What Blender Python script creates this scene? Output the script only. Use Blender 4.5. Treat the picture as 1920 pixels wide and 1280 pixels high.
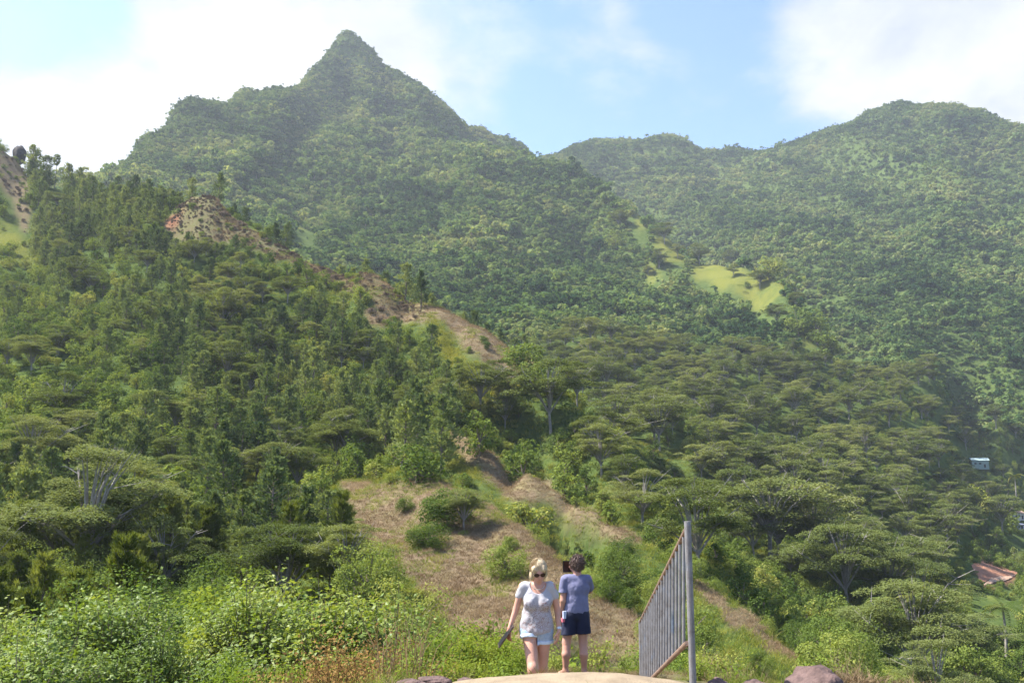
import bpy, math, random
import numpy as np
from mathutils import Vector, Matrix

# ------------------------------------------------------------------ camera, sky, sun, exposure
for o in list(bpy.data.objects):
    bpy.data.objects.remove(o)
scene = bpy.context.scene
COL = scene.collection
F, CX, CY, HOR = 1650.0, 960.0, 640.0, 880.0        # focal length and principal point in photograph pixels
PITCH = math.atan((HOR - CY) / F)
CP, SP = math.cos(PITCH), math.sin(PITCH)

HAZE_D = 0.0001
cam_data = bpy.data.cameras.new("camera")
cam_data.sensor_width = 36.0
cam_data.lens = 36.0 * F / 1920.0
cam_data.clip_start = 0.1
cam_data.clip_end = 20000
camera = bpy.data.objects.new("camera", cam_data)
camera.rotation_euler = (math.pi / 2 + PITCH, 0, 0)
COL.objects.link(camera)
scene.camera = camera

SUN_EL, SUN_AZ = math.radians(54), math.radians(-82)   # azimuth clockwise from the view axis (+Y)
S = Vector((math.sin(SUN_AZ) * math.cos(SUN_EL), math.cos(SUN_AZ) * math.cos(SUN_EL), math.sin(SUN_EL)))
sun_data = bpy.data.lights.new("sun", 'SUN')
sun_data.energy = 4.3
sun_data.angle = math.radians(0.55)
sun_data.color = (1.0, 0.95, 0.87)
sun = bpy.data.objects.new("sun", sun_data)
sun.rotation_euler = S.to_track_quat('Z', 'Y').to_euler()
sun.location = (-200, 100, 900)
COL.objects.link(sun)

def ray(px, py):
    """direction of a photograph pixel, scaled to y = 1"""
    a, b = (px - CX) / F, (CY - py) / F
    y = CP - b * SP
    return a / y, (SP + b * CP) / y

world = bpy.data.worlds.new("World")
scene.world = world
world.use_nodes = True
nt = world.node_tree
nt.nodes.clear()
def wn(t, **k):
    n = nt.nodes.new(t)
    for a, v in k.items():
        setattr(n, a, v)
    return n
def math_node(tree, op, a=None, b=None, clamp=False):
    n = tree.nodes.new('ShaderNodeMath'); n.operation = op; n.use_clamp = clamp
    for i, v in enumerate((a, b)):
        if v is None: continue
        if isinstance(v, (int, float)): n.inputs[i].default_value = v
        else: tree.links.new(v, n.inputs[i])
    return n.outputs[0]
sky = wn('ShaderNodeTexSky', sky_type='NISHITA', sun_disc=False, sun_elevation=SUN_EL, sun_rotation=SUN_AZ,
         altitude=100, air_density=1.0, dust_density=1.2, ozone_density=1.6)
geo = wn('ShaderNodeTexCoord')
nrm = wn('ShaderNodeVectorMath', operation='NORMALIZE')
nt.links.new(geo.outputs['Generated'], nrm.inputs[0])
DIR = nrm.outputs[0]
sep = wn('ShaderNodeSeparateXYZ'); nt.links.new(DIR, sep.inputs[0])
zz = math_node(nt, 'ADD', math_node(nt, 'MAXIMUM', sep.outputs['Z'], 0.0), 0.22)
flat = wn('ShaderNodeVectorMath', operation='DIVIDE')
comb = wn('ShaderNodeCombineXYZ')
for i in range(3): nt.links.new(zz, comb.inputs[i])
nt.links.new(DIR, flat.inputs[0]); nt.links.new(comb.outputs[0], flat.inputs[1])
def wnoise(scale, detail, rough, dist, off):
    m = wn('ShaderNodeVectorMath', operation='ADD'); m.inputs[1].default_value = off
    nt.links.new(flat.outputs[0], m.inputs[0])
    n = wn('ShaderNodeTexNoise'); n.inputs['Scale'].default_value = scale; n.inputs['Detail'].default_value = detail
    n.inputs['Roughness'].default_value = rough; n.inputs['Distortion'].default_value = dist
    nt.links.new(m.outputs[0], n.inputs['Vector'])
    return n.outputs['Fac']
n_big = wnoise(2.2, 9, 0.58, 0.25, (3.1, 0.4, 1.7))
n_fine = wnoise(7.0, 8, 0.62, 0.3, (0.3, 7.4, 2.7))
def blob(px, py, r0, r1):
    x, z = ray(px, py); d = Vector((x, 1, z)).normalized()
    dn = wn('ShaderNodeVectorMath', operation='DOT_PRODUCT'); dn.inputs[1].default_value = d
    nt.links.new(DIR, dn.inputs[0])
    mr = wn('ShaderNodeMapRange', interpolation_type='SMOOTHSTEP')
    mr.inputs['From Min'].default_value = math.cos(math.radians(r1)); mr.inputs['From Max'].default_value = math.cos(math.radians(r0))
    nt.links.new(dn.outputs['Value'], mr.inputs['Value'])
    return mr.outputs[0]
tot = None
# the banks of cloud that stand over the two mountains
for px, py, r0, r1, w in [(330, 170, 1, 12, .34), (30, 260, 0, 9, .34), (560, 40, 0, 10, .26), (800, 90, 0, 8, .16),
                          (1130, 110, 0, 4.5, .17), (1740, 10, 0, 11, .27), (1900, 90, 0, 8, .2), (1540, 90, 0, 6, .20),
                          (1320, 150, 0, 4, .08), (100, 20, 0, 5, -.45), (20, 50, 0, 4, -.2), (1330, 20, 0, 5, -.10)]:
    v = math_node(nt, 'MULTIPLY', blob(px, py, r0, r1), w)
    tot = v if tot is None else math_node(nt, 'ADD', tot, v)
nsum = math_node(nt, 'ADD', math_node(nt, 'MULTIPLY', n_big, 1.1), math_node(nt, 'MULTIPLY', n_fine, 0.55))
dens = math_node(nt, 'ADD', nsum, tot)
mr = wn('ShaderNodeMapRange', interpolation_type='SMOOTHSTEP')
mr.inputs['From Min'].default_value = 0.80; mr.inputs['From Max'].default_value = 1.24
nt.links.new(dens, mr.inputs['Value'])
mix = wn('ShaderNodeMix', data_type='RGBA')
nt.links.new(mr.outputs[0], mix.inputs['Factor'])
gain = wn('ShaderNodeMix', data_type='RGBA', blend_type='MULTIPLY'); gain.inputs['Factor'].default_value = 1.0
nt.links.new(sky.outputs[0], gain.inputs['A']); gain.inputs['B'].default_value = (.66, .74, .93, 1)
nt.links.new(gain.outputs['Result'], mix.inputs['A'])
n_sh = wnoise(3.4, 8, 0.6, 0.2, (5.2, 1.1, 0.6))
cr = nt.nodes.new('ShaderNodeValToRGB'); nt.links.new(n_sh, cr.inputs[0])
cr.color_ramp.elements[0].position = .34; cr.color_ramp.elements[0].color = (1.85, 2.02, 2.32, 1)
cr.color_ramp.elements[1].position = .60; cr.color_ramp.elements[1].color = (2.72, 2.75, 2.82, 1)
nt.links.new(cr.outputs[0], mix.inputs['B'])
bg = wn('ShaderNodeBackground'); bg.inputs['Strength'].default_value = 0.105
out = wn('ShaderNodeOutputWorld')
nt.links.new(mix.outputs['Result'], bg.inputs['Color']); nt.links.new(bg.outputs[0], out.inputs['Surface'])

vs = scene.view_settings
vs.view_transform = 'Standard'; vs.look = 'None'; vs.gamma = 1.0; vs.exposure = 1.8
vs.use_curve_mapping = False
cy = scene.cycles
cy.use_denoising = True
cy.max_bounces = 4; cy.diffuse_bounces = 3; cy.glossy_bounces = 2; cy.transmission_bounces = 3
cy.volume_bounces = 0; cy.transparent_max_bounces = 8
cy.caustics_reflective = False; cy.caustics_refractive = False
cy.use_adaptive_sampling = True; cy.adaptive_threshold = 0.02

# ------------------------------------------------------------------ helpers
rng = np.random.default_rng(11)
random.seed(5)

def tag(o, label=None, cat=None, group=None, kind=None):
    if label: o["label"] = label
    if cat: o["category"] = cat
    if group: o["group"] = group
    if kind: o["kind"] = kind
    return o

def link(name, mesh, parent=None):
    o = bpy.data.objects.new(name, mesh)
    COL.objects.link(o)
    if parent is not None: o.parent = parent
    return o

class MB:
    """collects vertices and faces of one mesh"""
    def __init__(s):
        s.v, s.f, s.m, s.n = [], [], [], 0
    def add(s, v, f, mat=0):
        v = np.asarray(v, float)
        s.v.append(v); s.f.extend([[int(i) + s.n for i in q] for q in f]); s.m.extend([mat] * len(f)); s.n += len(v)
    def quads(s, v, mat=0):
        v = np.asarray(v, float).reshape(-1, 3); k = len(v) // 4
        q = (np.arange(k * 4).reshape(k, 4) + s.n).tolist()
        s.v.append(v); s.f.extend(q); s.m.extend([mat] * k); s.n += k * 4
    def box(s, c, size, rot=None, mat=0):
        x, y, z = np.array(size) / 2
        v = np.array([[-x,-y,-z],[x,-y,-z],[x,y,-z],[-x,y,-z],[-x,-y,z],[x,-y,z],[x,y,z],[-x,y,z]])
        if rot is not None: v = v @ np.array(rot).T
        s.add(v + np.array(c), [[0,3,2,1],[4,5,6,7],[0,1,5,4],[1,2,6,5],[2,3,7,6],[3,0,4,7]], mat)
    def tube(s, pts, rad, seg=6, mat=0, cap=True):
        pts = [np.array(p, float) for p in pts]
        rings, prev = [], None
        for i, p in enumerate(pts):
            d = pts[min(i + 1, len(pts) - 1)] - pts[max(i - 1, 0)]
            d = d / (np.linalg.norm(d) + 1e-9)
            if prev is None:
                a = np.cross(d, [0, 0, 1.0] if abs(d[2]) < .9 else [1.0, 0, 0])
            else:
                a = prev - d * (prev @ d)
            a = a / (np.linalg.norm(a) + 1e-9); prev = a
            b = np.cross(d, a)
            t = np.arange(seg) * 2 * math.pi / seg
            rings.append(p + rad[i] * (np.cos(t)[:, None] * a + np.sin(t)[:, None] * b))
        v = np.concatenate(rings); f = []
        for i in range(len(pts) - 1):
            for k in range(seg):
                k2 = (k + 1) % seg
                f.append([i * seg + k, i * seg + k2, (i + 1) * seg + k2, (i + 1) * seg + k])
        if cap:
            f.append(list(range(seg))[::-1]); f.append([(len(pts) - 1) * seg + k for k in range(seg)])
        s.add(v, f, mat)
    def mesh(s, name, mats, smooth=False):
        me = bpy.data.meshes.new(name)
        me.from_pydata(np.concatenate(s.v).tolist(), [], s.f)
        for m in (mats if isinstance(mats, (list, tuple)) else [mats]): me.materials.append(m)
        if any(s.m): me.polygons.foreach_set('material_index', s.m)
        if smooth: me.polygons.foreach_set('use_smooth', [True] * len(me.polygons))
        me.update()
        return me

def leaf_quads(C, N, size, aspect=0.5, droop=0.0):
    """diamond shaped leaves at C with facing N"""
    n = len(C)
    N = N / (np.linalg.norm(N, axis=1, keepdims=True) + 1e-9)
    R = rng.normal(size=(n, 3)); T = np.cross(N, R); T /= (np.linalg.norm(T, axis=1, keepdims=True) + 1e-9)
    B = np.cross(N, T)
    size = np.broadcast_to(np.asarray(size, float), (n,))[:, None]
    a = C - T * size * .5; c = C + T * size * .5
    b = C + B * size * aspect * .5 - N * size * droop; d = C - B * size * aspect * .5 - N * size * droop
    return np.stack([a, b, c, d], 1).reshape(-1, 3)

def unit(v): return v / (np.linalg.norm(v, axis=-1, keepdims=True) + 1e-9)
def smooth(a, b, x):
    t = np.clip((x - a) / (b - a), 0, 1); return t * t * (3 - 2 * t)

_lat = np.random.default_rng(77).random((256, 256))
def vnoise(x, y):
    xi, yi = np.floor(x).astype(int), np.floor(y).astype(int)
    fx, fy = x - xi, y - yi
    fx = fx * fx * (3 - 2 * fx); fy = fy * fy * (3 - 2 * fy)
    g = lambda i, j: _lat[(xi + i) & 255, (yi + j) & 255]
    return (g(0,0) * (1-fx) + g(1,0) * fx) * (1-fy) + (g(0,1) * (1-fx) + g(1,1) * fx) * fy
def fbm(x, y, o=4, ridged=False):
    s, a, t = 0, 1.0, 0
    for k in range(o):
        n = vnoise(x + 17.3 * k, y - 9.1 * k)
        if ridged: n = 1 - np.abs(2 * n - 1)
        s = s + a * n; t += a; a *= .5; x, y = x * 2.03, y * 2.03
    return s / t

# ------------------------------------------------------------------ materials
def new_mat(name):
    m = bpy.data.materials.new(name); m.use_nodes = True
    m.node_tree.nodes.clear()
    return m, m.node_tree
def N(t, kind, **k):
    n = t.nodes.new(kind)
    for a, v in k.items():
        if a in n.inputs: n.inputs[a].default_value = v
        else: setattr(n, a, v)
    return n
def ramp(t, fac, stops, interp='LINEAR'):
    r = t.nodes.new('ShaderNodeValToRGB'); r.color_ramp.interpolation = interp
    e = r.color_ramp.elements
    while len(e) < len(stops): e.new(0.5)
    for i, (p, c) in enumerate(stops):
        e[i].position = p; e[i].color = (*c, 1)
    t.links.new(fac, r.inputs[0]); return r.outputs[0]

def leaf_mat(name, stops, transl=0.35, gloss=0.0, patch=0.02, tcol=(1.25, 1.2, .55), pw=1.3):
    """foliage: colour varies from plant to plant and in patches over the land"""
    m, t = new_mat(name)
    oi = N(t, 'ShaderNodeObjectInfo'); g = N(t, 'ShaderNodeNewGeometry')
    no = N(t, 'ShaderNodeTexNoise', Scale=patch, Detail=3.0); t.links.new(g.outputs['Position'], no.inputs['Vector'])
    wn_ = N(t, 'ShaderNodeTexWhiteNoise', noise_dimensions='3D')
    f = math_node(t, 'ADD', math_node(t, 'MULTIPLY', oi.outputs['Random'], .62), math_node(t, 'MULTIPLY', no.outputs['Fac'], pw))
    f = math_node(t, 'ADD', f, math_node(t, 'MULTIPLY', g.outputs['Random Per Island'], .24))
    f = math_node(t, 'SUBTRACT', f, pw * .5 - .07, True)
    t.nodes.remove(wn_)
    col = ramp(t, f, stops)
    dif = N(t, 'ShaderNodeBsdfDiffuse'); t.links.new(col, dif.inputs['Color'])
    tr = N(t, 'ShaderNodeBsdfTranslucent')
    tm = N(t, 'ShaderNodeMix', data_type='RGBA', blend_type='MULTIPLY'); tm.inputs['Factor'].default_value = 1
    t.links.new(col, tm.inputs['A']); tm.inputs['B'].default_value = (*tcol, 1)
    t.links.new(tm.outputs['Result'], tr.inputs['Color'])
    mx = N(t, 'ShaderNodeMixShader'); mx.inputs[0].default_value = transl
    t.links.new(dif.outputs[0], mx.inputs[1]); t.links.new(tr.outputs[0], mx.inputs[2])
    last = mx.outputs[0]
    if gloss:
        gl = N(t, 'ShaderNodeBsdfGlossy', Roughness=0.5); gl.inputs['Color'].default_value = (.9, .95, .9, 1)
        m2 = N(t, 'ShaderNodeMixShader'); m2.inputs[0].default_value = gloss
        t.links.new(last, m2.inputs[1]); t.links.new(gl.outputs[0], m2.inputs[2]); last = m2.outputs[0]
    o = N(t, 'ShaderNodeOutputMaterial'); t.links.new(last, o.inputs['Surface'])
    return m

def plain_mat(name, c1, c2, scale=8.0, rough=0.8, bump=0.0, bscale=None, metal=0.0, detail=4.0, coord='Object', spec=.3):
    m, t = new_mat(name)
    tc = N(t, 'ShaderNodeTexCoord')
    no = N(t, 'ShaderNodeTexNoise', Scale=scale, Detail=detail, Roughness=.6); t.links.new(tc.outputs[coord], no.inputs['Vector'])
    col = ramp(t, no.outputs['Fac'], [(.3, c1), (.7, c2)])
    p = N(t, 'ShaderNodeBsdfPrincipled', Roughness=rough, Metallic=metal)
    p.inputs['Specular IOR Level'].default_value = spec
    t.links.new(col, p.inputs['Base Color'])
    if bump:
        n2 = N(t, 'ShaderNodeTexNoise', Scale=bscale or scale * 3, Detail=5.0); t.links.new(tc.outputs[coord], n2.inputs['Vector'])
        b = N(t, 'ShaderNodeBump', Strength=bump, Distance=.02); t.links.new(n2.outputs['Fac'], b.inputs['Height'])
        t.links.new(b.outputs[0], p.inputs['Normal'])
    o = N(t, 'ShaderNodeOutputMaterial'); t.links.new(p.outputs[0], o.inputs['Surface'])
    return m

M_far   = leaf_mat('forest leaves', [(.05, (0.030,0.063,0.026)), (.35, (0.075,0.133,0.044)), (.65, (0.146,0.209,0.065)), (.95, (0.254,0.275,0.111))], .4, patch=.009, pw=2.1)
M_pine  = leaf_mat('pine needles', [(.1, (0.067,0.100,0.043)), (.5, (0.135,0.178,0.062)), (.9, (0.232,0.265,0.090))], .3, patch=.03)
M_pineN = leaf_mat('fresh pine needles', [(.1, (.065,.085,.022)), (.5, (.13,.16,.036)), (.9, (.22,.24,.055))], .35, patch=.1)
M_alb   = leaf_mat('feathery albizia leaves', [(.1, (0.081,0.108,0.034)), (.5, (0.135,0.165,0.053)), (.9, (0.205,0.225,0.081))], .3, patch=.02)
M_broad = leaf_mat('broad leaves', [(.12, (0.057,0.096,0.025)), (.45, (0.123,0.169,0.039)), (.75, (0.195,0.239,0.055)), (.95, (0.276,0.272,0.076))], .35, patch=.03)
M_shrub = leaf_mat('glossy shrub leaves', [(.1, (0.072,0.117,0.020)), (.5, (0.137,0.198,0.032)), (.9, (0.240,0.279,0.055))], .38, gloss=.02, patch=.25)
M_lime  = leaf_mat('lime leaves', [(.1, (.09,.14,.02)), (.5, (.16,.215,.032)), (.9, (.25,.28,.05))], .4, patch=.2)
M_brown = leaf_mat('dead bracken', [(.1, (0.080,0.058,0.040)), (.5, (0.152,0.108,0.074)), (.9, (0.216,0.168,0.112))], .2, patch=.1, tcol=(1,1,1))
M_straw = leaf_mat('dry grass blades', [(.1, (0.140,0.098,0.058)), (.5, (0.238,0.175,0.104)), (.9, (0.350,0.273,0.162))], .3, patch=.06, tcol=(1.1,1,.8))
M_gblade= leaf_mat('grass blades', [(.1, (.09,.13,.025)), (.5, (.17,.21,.045)), (.9, (.28,.27,.08))], .4, patch=.3)
M_ygrass= leaf_mat('yellow green grass', [(.1, (0.153,0.170,0.030)), (.5, (0.225,0.230,0.045)), (.9, (0.288,0.272,0.070))], .35, patch=.05)
M_rust  = leaf_mat('rusty weeds', [(.1, (.14,.085,.03)), (.5, (.24,.14,.05)), (.9, (.32,.22,.08))], .3, patch=.4, tcol=(1,1,1))
M_bark  = plain_mat('bark', (.09,.065,.05), (.19,.155,.125), 3.0, .9)
M_pale  = plain_mat('pale bark', (.16,.14,.12), (.30,.275,.24), 2.0, .85)
M_palm  = leaf_mat('palm fronds', [(.1, (.06,.09,.02)), (.5, (.12,.15,.04)), (.9, (.20,.20,.06))], .3, patch=.1)
# ------------------------------------------------------------------ terrain
def unproject(px, py, D, h=0.0):
    x, z = ray(px, py); return (x * D, D, z * D - h)
def project(P):
    P = np.asarray(P, float); x, y, z = P[..., 0], P[..., 1], P[..., 2]
    d = y * CP + z * SP; u = -y * SP + z * CP
    d = np.maximum(d, .05)
    return CX + F * x / d, CY - F * u / d

ctrl = []
def line(pts, step=35, back=None, front=None):
    for (a, b) in zip(pts[:-1], pts[1:]):
        a = list(a) + [0] * (4 - len(a)); b = list(b) + [0] * (4 - len(b))
        k = max(1, int(math.hypot(a[0]-b[0], a[1]-b[1]) / step))
        for i in range(k + (1 if b[:3] == list(pts[-1])[:3] else 0)):
            t = i / k
            D = math.exp(math.log(a[2]) * (1-t) + math.log(b[2]) * t)
            p = unproject(a[0]*(1-t)+b[0]*t, a[1]*(1-t)+b[1]*t, D, a[3]*(1-t)+b[3]*t)
            ctrl.append(p)
            if back:
                for dm, drop in back:
                    ctrl.append((p[0] * (1 + dm / D), p[1] + dm, p[2] - drop))
# skyline of the far mountains
line([(-420,420,700,6),(-150,400,780,6),(60,385,850,6),(180,352,900,6),(245,295,960,6),(270,258,1000,6),(298,256,1010,6),(325,215,1060,6),(352,194,1090,6),(385,200,1110,6),
      (432,196,1150,4),(440,178,1160,4),(460,170,1170,4),(500,172,1190,4),(520,166,1200,4),(536,176,1215,4),(565,158,1260,4),(580,130,1290,4),
      (612,104,1340,3),(632,72,1380,3),(650,60,1400,3),(668,68,1402,3),(700,100,1405,4),(742,136,1410,4),(770,156,1420,4),(800,180,1430,5),(835,210,1440,5),(866,228,1450,5)],
     back=[(130, 120), (420, 330)])
line([(866,230,1470,5),(900,236,1490,5),(950,252,1530,5),(985,270,1570,5),(1018,287,1640,5),(1060,282,1720,5),(1110,276,1800,5),(1155,276,1830,5),(1215,272,1850,5),(1252,264,1860,3),(1300,285,1870,5),
      (1355,303,1880,5),(1405,297,1860,4),(1480,292,1800,5),(1515,268,1760,4),(1560,240,1720,4),(1620,212,1670,3),(1690,193,1620,3),(1750,198,1590,3),
      (1800,204,1560,3),(1850,214,1530,3),(1900,236,1500,4),(1980,240,1440,4),(2200,330,1300,4),(2500,430,1100,4)], back=[(130, 110), (420, 330)])
SKY = np.array(ctrl)[::3][::2]
# the ridge of the near hill, from the skyline left down to the bare knoll and on to the right
line([(-350,150,440,2),(-120,215,440,2),(0,275,432,2),(40,305,430,2),(62,345,428,2),(120,362,428,3),(185,378,425,4),(260,392,400,4),(320,398,360,2),(362,372,338,0),(402,374,332,0),(440,412,326,0),
      (500,450,318,0),(560,485,310,0),(640,515,300,0),(703,506,292,0),(742,542,284,0),(790,566,272,0),(830,574,263,0),(900,609,250,0),(960,645,238,0),
      (1012,672,227,0),(1060,708,216,2),(1120,755,202,5),(1200,850,180,8),(1270,930,165,8)], step=28, back=[(14, 7), (60, 32)])
# grassy spurs near by
line([(810,790,176),(842,798,172),(880,825,163),(960,872,150),(1045,922,136),(1110,960,126),(1180,1000,117),(1250,1050,109),(1300,1087,105),(1360,1125,101),(1420,1168,97),(1450,1205,94),(1515,1238,90),(1600,1300,82)],
     step=28, back=[(10, 3.5)])
line([(740,880,142),(808,888,131),(870,925,122),(977,988,107),(1053,1057,96),(1120,1110,84),(1195,1162,74),(1300,1240,64)], step=28, back=[(8, 3.0)])
n_spur = len(ctrl)
# the spur with grass patches below the saddle
line([(905,287,1250,6),(1000,308,1180,6),(1080,330,1120,6),(1140,358,1060,4),(1180,397,1000,2),(1215,415,960,1),(1260,450,910,1),(1300,482,870,1),(1350,492,840,1),(1400,500,800,1),(1450,522,760,1),
      (1490,570,715,1),(1530,640,640,2),(1590,690,580,8)], step=30, back=[(60, 45)])
CALM = np.concatenate([SKY, np.array(ctrl)[n_spur::2][::2]])
# ridge of the middle mountain that runs down towards the knoll
line([(385,200,1110,6),(450,232,1050,5),(520,285,980,5),(600,345,900,5),(680,405,820,5),(740,460,740,6)], step=40)
# the right mountain's spur
line([(1790,205,1565,4),(1800,270,1400,4),(1790,340,1260,3),(1785,380,1180,3),(1778,430,1080,4),(1740,500,960,5),(1690,580,840,6)], step=40)
# faces, gullies and floors (the last number is how far the ground lies below what is seen)
for p in [(100,440,345,6),(0,430,345,3),(-200,430,345,4),(30,350,400,0),(200,540,262,7),(80,560,258,4),(0,640,210,5),(-200,650,205,5),(300,470,292,7),(340,440,318,0),(400,470,300,2),(450,520,272,6),(520,560,256,7),
          (400,600,232,8),(620,575,262,2),(700,600,252,0),(760,590,262,0),(300,700,180,7),(150,700,182,5),(0,780,140,5),(-200,780,140,5),(150,830,124,8),(450,760,160,9),(600,690,200,9),(720,690,205,9),
          (780,640,232,2),(850,640,238,0),(900,690,222,0),(850,720,206,4),(940,700,220,3),(800,760,178,8),(640,790,165,8),(480,860,130,6),(600,850,146,5),(700,860,146,3),(640,905,134,0),(690,960,118,0),
          (760,1000,108,0),(800,1080,92,0),(880,1160,76,0),(960,1130,80,0),(900,1040,98,0),(1000,1190,66,0),(700,900,138,0),(560,930,116,5),(450,950,104,7),(300,930,100,9),(150,960,86,9),(0,960,80,9),(-200,960,80,9),
          (560,1020,84,6),(400,1040,68,7),(200,1060,58,7),(0,1100,48,7),(-200,1100,48,7),(640,1020,92,3),(700,1080,76,3),(790,1160,68,3),
          (960,930,150,4),(1050,990,130,5),(1100,1020,122,4),(1000,800,196,8),(1080,850,180,8),(1150,930,150,6),
          (1250,1000,134,3),(1320,990,146,2),(1350,1050,122,4),(1450,1120,118,5),(1550,1180,110,6),(1640,1250,98,6),(1800,1260,108,6),(1950,1280,110,6),(2200,1280,112,6),
          (1600,1130,142,9),(1750,1150,165,9),(1900,1150,185,8),(2200,1150,190,8),(1480,1020,180,14),(1640,1040,190,14),(1780,1060,240,10),(1860,1085,300,1),(1950,1090,310,3),(2200,1080,320,4),
          (1180,860,205,10),(1300,900,205,13),(1420,930,212,14),(1550,950,225,14),(1700,970,260,14),(1820,990,360,12),(1912,985,480,1),(2200,970,500,6),
          (1150,760,262,12),(1300,800,280,14),(1450,830,300,14),(1600,850,330,14),(1750,870,400,13),(1835,884,680,0),(1920,900,600,6),(1790,900,560,6),(2200,880,620,6),
          (1060,640,470,10),(1150,690,400,14),(1300,690,440,14),(1450,740,430,14),(1600,750,470,14),(1750,770,520,12),(1880,790,620,8),(2200,780,640,8),
          (900,540,620,7),(850,480,700,7),(1000,600,530,8),(1100,580,600,7),(1250,600,640,7),(1400,620,620,7),(1500,660,560,10),(1650,690,590,9),(1750,700,610,8),
          (1000,480,850,6),(1100,450,920,6),(1200,520,800,5),(1320,560,740,5),(1420,580,700,3),(800,400,850,6),(850,330,1040,6),(950,370,1020,6),(760,320,1060,6),(680,300,1080,8),
          (800,260,1210,5),(720,200,1290,5),(650,160,1300,5),(600,220,1200,5),(560,260,1100,6),(640,250,1180,6),(740,250,1200,5),
          (480,300,920,8),(420,340,800,8),(560,370,820,9),(620,420,740,9),(350,290,950,6),(280,320,880,6),(230,350,800,6),(500,410,640,10),
          (1010,310,1560,5),(1100,310,1600,5),(1200,330,1560,5),(1250,390,1330,6),(1330,420,1220,6),(1400,470,1080,6),(1480,530,940,6),(1560,600,800,7),
          (1350,350,1600,5),(1450,370,1450,5),(1550,310,1560,4),(1560,420,1200,6),(1600,500,1020,6),(1620,380,1290,5),(1640,300,1480,4),(1700,260,1480,4),(1720,340,1320,7),(1690,420,1180,8),(1650,500,1010,7),
          (1700,640,730,7),(1800,620,780,6),(1900,650,740,6),(1840,300,1380,7),(1870,400,1180,8),(1880,500,980,7),(1920,320,1330,4),(2200,450,1050,5),(2200,600,830,6)]:
    ctrl.append(unproject(*p))
for p in [(-40,14,-9),(-22,16,-7.2),(-10,20,-6.6),(0,22,-6.8),(9,22,-8.2),(22,20,-12),(45,16,-18),(-45,28,-11),(-22,28,-8.2),(-10,32,-7.6),(0,36,-10.5),(9,36,-13.8),(24,34,-19),(50,32,-26),
          (-32,40,-10.5),(-12,44,-10.2),(0,50,-16.5),(14,52,-18.5),(34,52,-23),(60,52,-28),(-10,56,-13),(8,62,-17),(30,70,-19.5),
          (-20,0,-4.5),(20,0,-7),(-30,-20,-6),(0,-20,-1.5),(30,-20,-9),(55,0,-18),(-55,0,-12)]:
    ctrl.append(p)
ctrl = np.array(ctrl)
OFF = 24.0
def warp(x, y):
    r = np.hypot(x, np.maximum(y + OFF, 1)); return np.stack([np.arctan2(x, np.maximum(y + OFF, 1)) * 3.0, np.log(r)], -1), r
CW, CR = warp(ctrl[:, 0], ctrl[:, 1])
CV = ctrl[:, 2] / CR
def kern(d): return np.sqrt(d * d + .022 ** 2)
A = kern(np.linalg.norm(CW[:, None] - CW[None], axis=-1))
n = len(ctrl); Pm = np.concatenate([np.ones((n, 1)), CW], 1)
K = np.block([[A - np.eye(n) * 0.004, Pm], [Pm.T, np.zeros((3, 3))]])
sol = np.linalg.solve(K, np.concatenate([CV, np.zeros(3)]))
CWT, CPL = sol[:n], sol[n:]

def near_ground(x, y):
    p = np.interp(y, [-30, 0, 5.2, 6.0, 6.6, 7.4, 9.3, 13.8, 16.5, 20, 26], [-1.5, -1.5, -1.51, -1.47, -1.51, -1.95, -2.60, -3.06, -3.6, -5.2, -8.5])
    hump = .07 * np.exp(-((x - .35) / .75) ** 2) * smooth(4.5, 6, y) * (1 - smooth(6.3, 8.5, y))
    l = np.maximum(-.95 - x, 0); r = np.maximum(x - 2.7, 0)
    return p + hump - .30 * l ** 1.08 * smooth(0, 6, y + l) - .36 * r ** 1.12 + .05 * (fbm(x * 1.7, y * 1.7, 3) - .5)

def ground(x, y):
    x = np.atleast_1d(np.asarray(x, float)); y = np.atleast_1d(np.asarray(y, float))
    sh = x.shape; x = x.ravel(); y = y.ravel(); z = np.empty_like(x)
    for i in range(0, len(x), 20000):
        q, r = warp(x[i:i+20000], y[i:i+20000])
        d = np.linalg.norm(q[:, None] - CW[None], axis=-1)
        z[i:i+20000] = (kern(d) @ CWT + CPL[0] + q @ CPL[1:]) * r
    r = np.hypot(x, y)
    amp = smooth(480, 900, r)
    ds = np.full(len(x), 1e9)
    for q in CALM: ds = np.minimum(ds, (x - q[0]) ** 2 + (y - q[1]) ** 2)
    ds = smooth(15, 170, np.sqrt(ds))
    z += amp * (.25 + .75 * ds) * 84 * (fbm(x / 125 + 3 + .12 * y / 125, y / 420, 4, True) - .62) * (.55 + .45 * smooth(700, 1100, y))
    z += smooth(60, 300, r) * (1 - .5 * amp) * 9 * (fbm(x / 55, y / 55 + 8, 4) - .5)
    z += smooth(20, 60, r) * 1.2 * (fbm(x / 9 + 5, y / 9, 3) - .5)
    w = 1 - smooth(12, 27, np.hypot(x * .9, y - 5))
    z = z * (1 - w) + near_ground(x, y) * w
    return z.reshape(sh)

def in_poly(px, py, poly):
    r = np.zeros(px.shape, bool); j = len(poly) - 1
    for i in range(len(poly)):
        xi, yi = poly[i]; xj, yj = poly[j]
        c = ((yi > py) != (yj > py)) & (px < (xj - xi) * (py - yi) / (yj - yi + 1e-9) + xi)
        r ^= c; j = i
    return r
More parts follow.
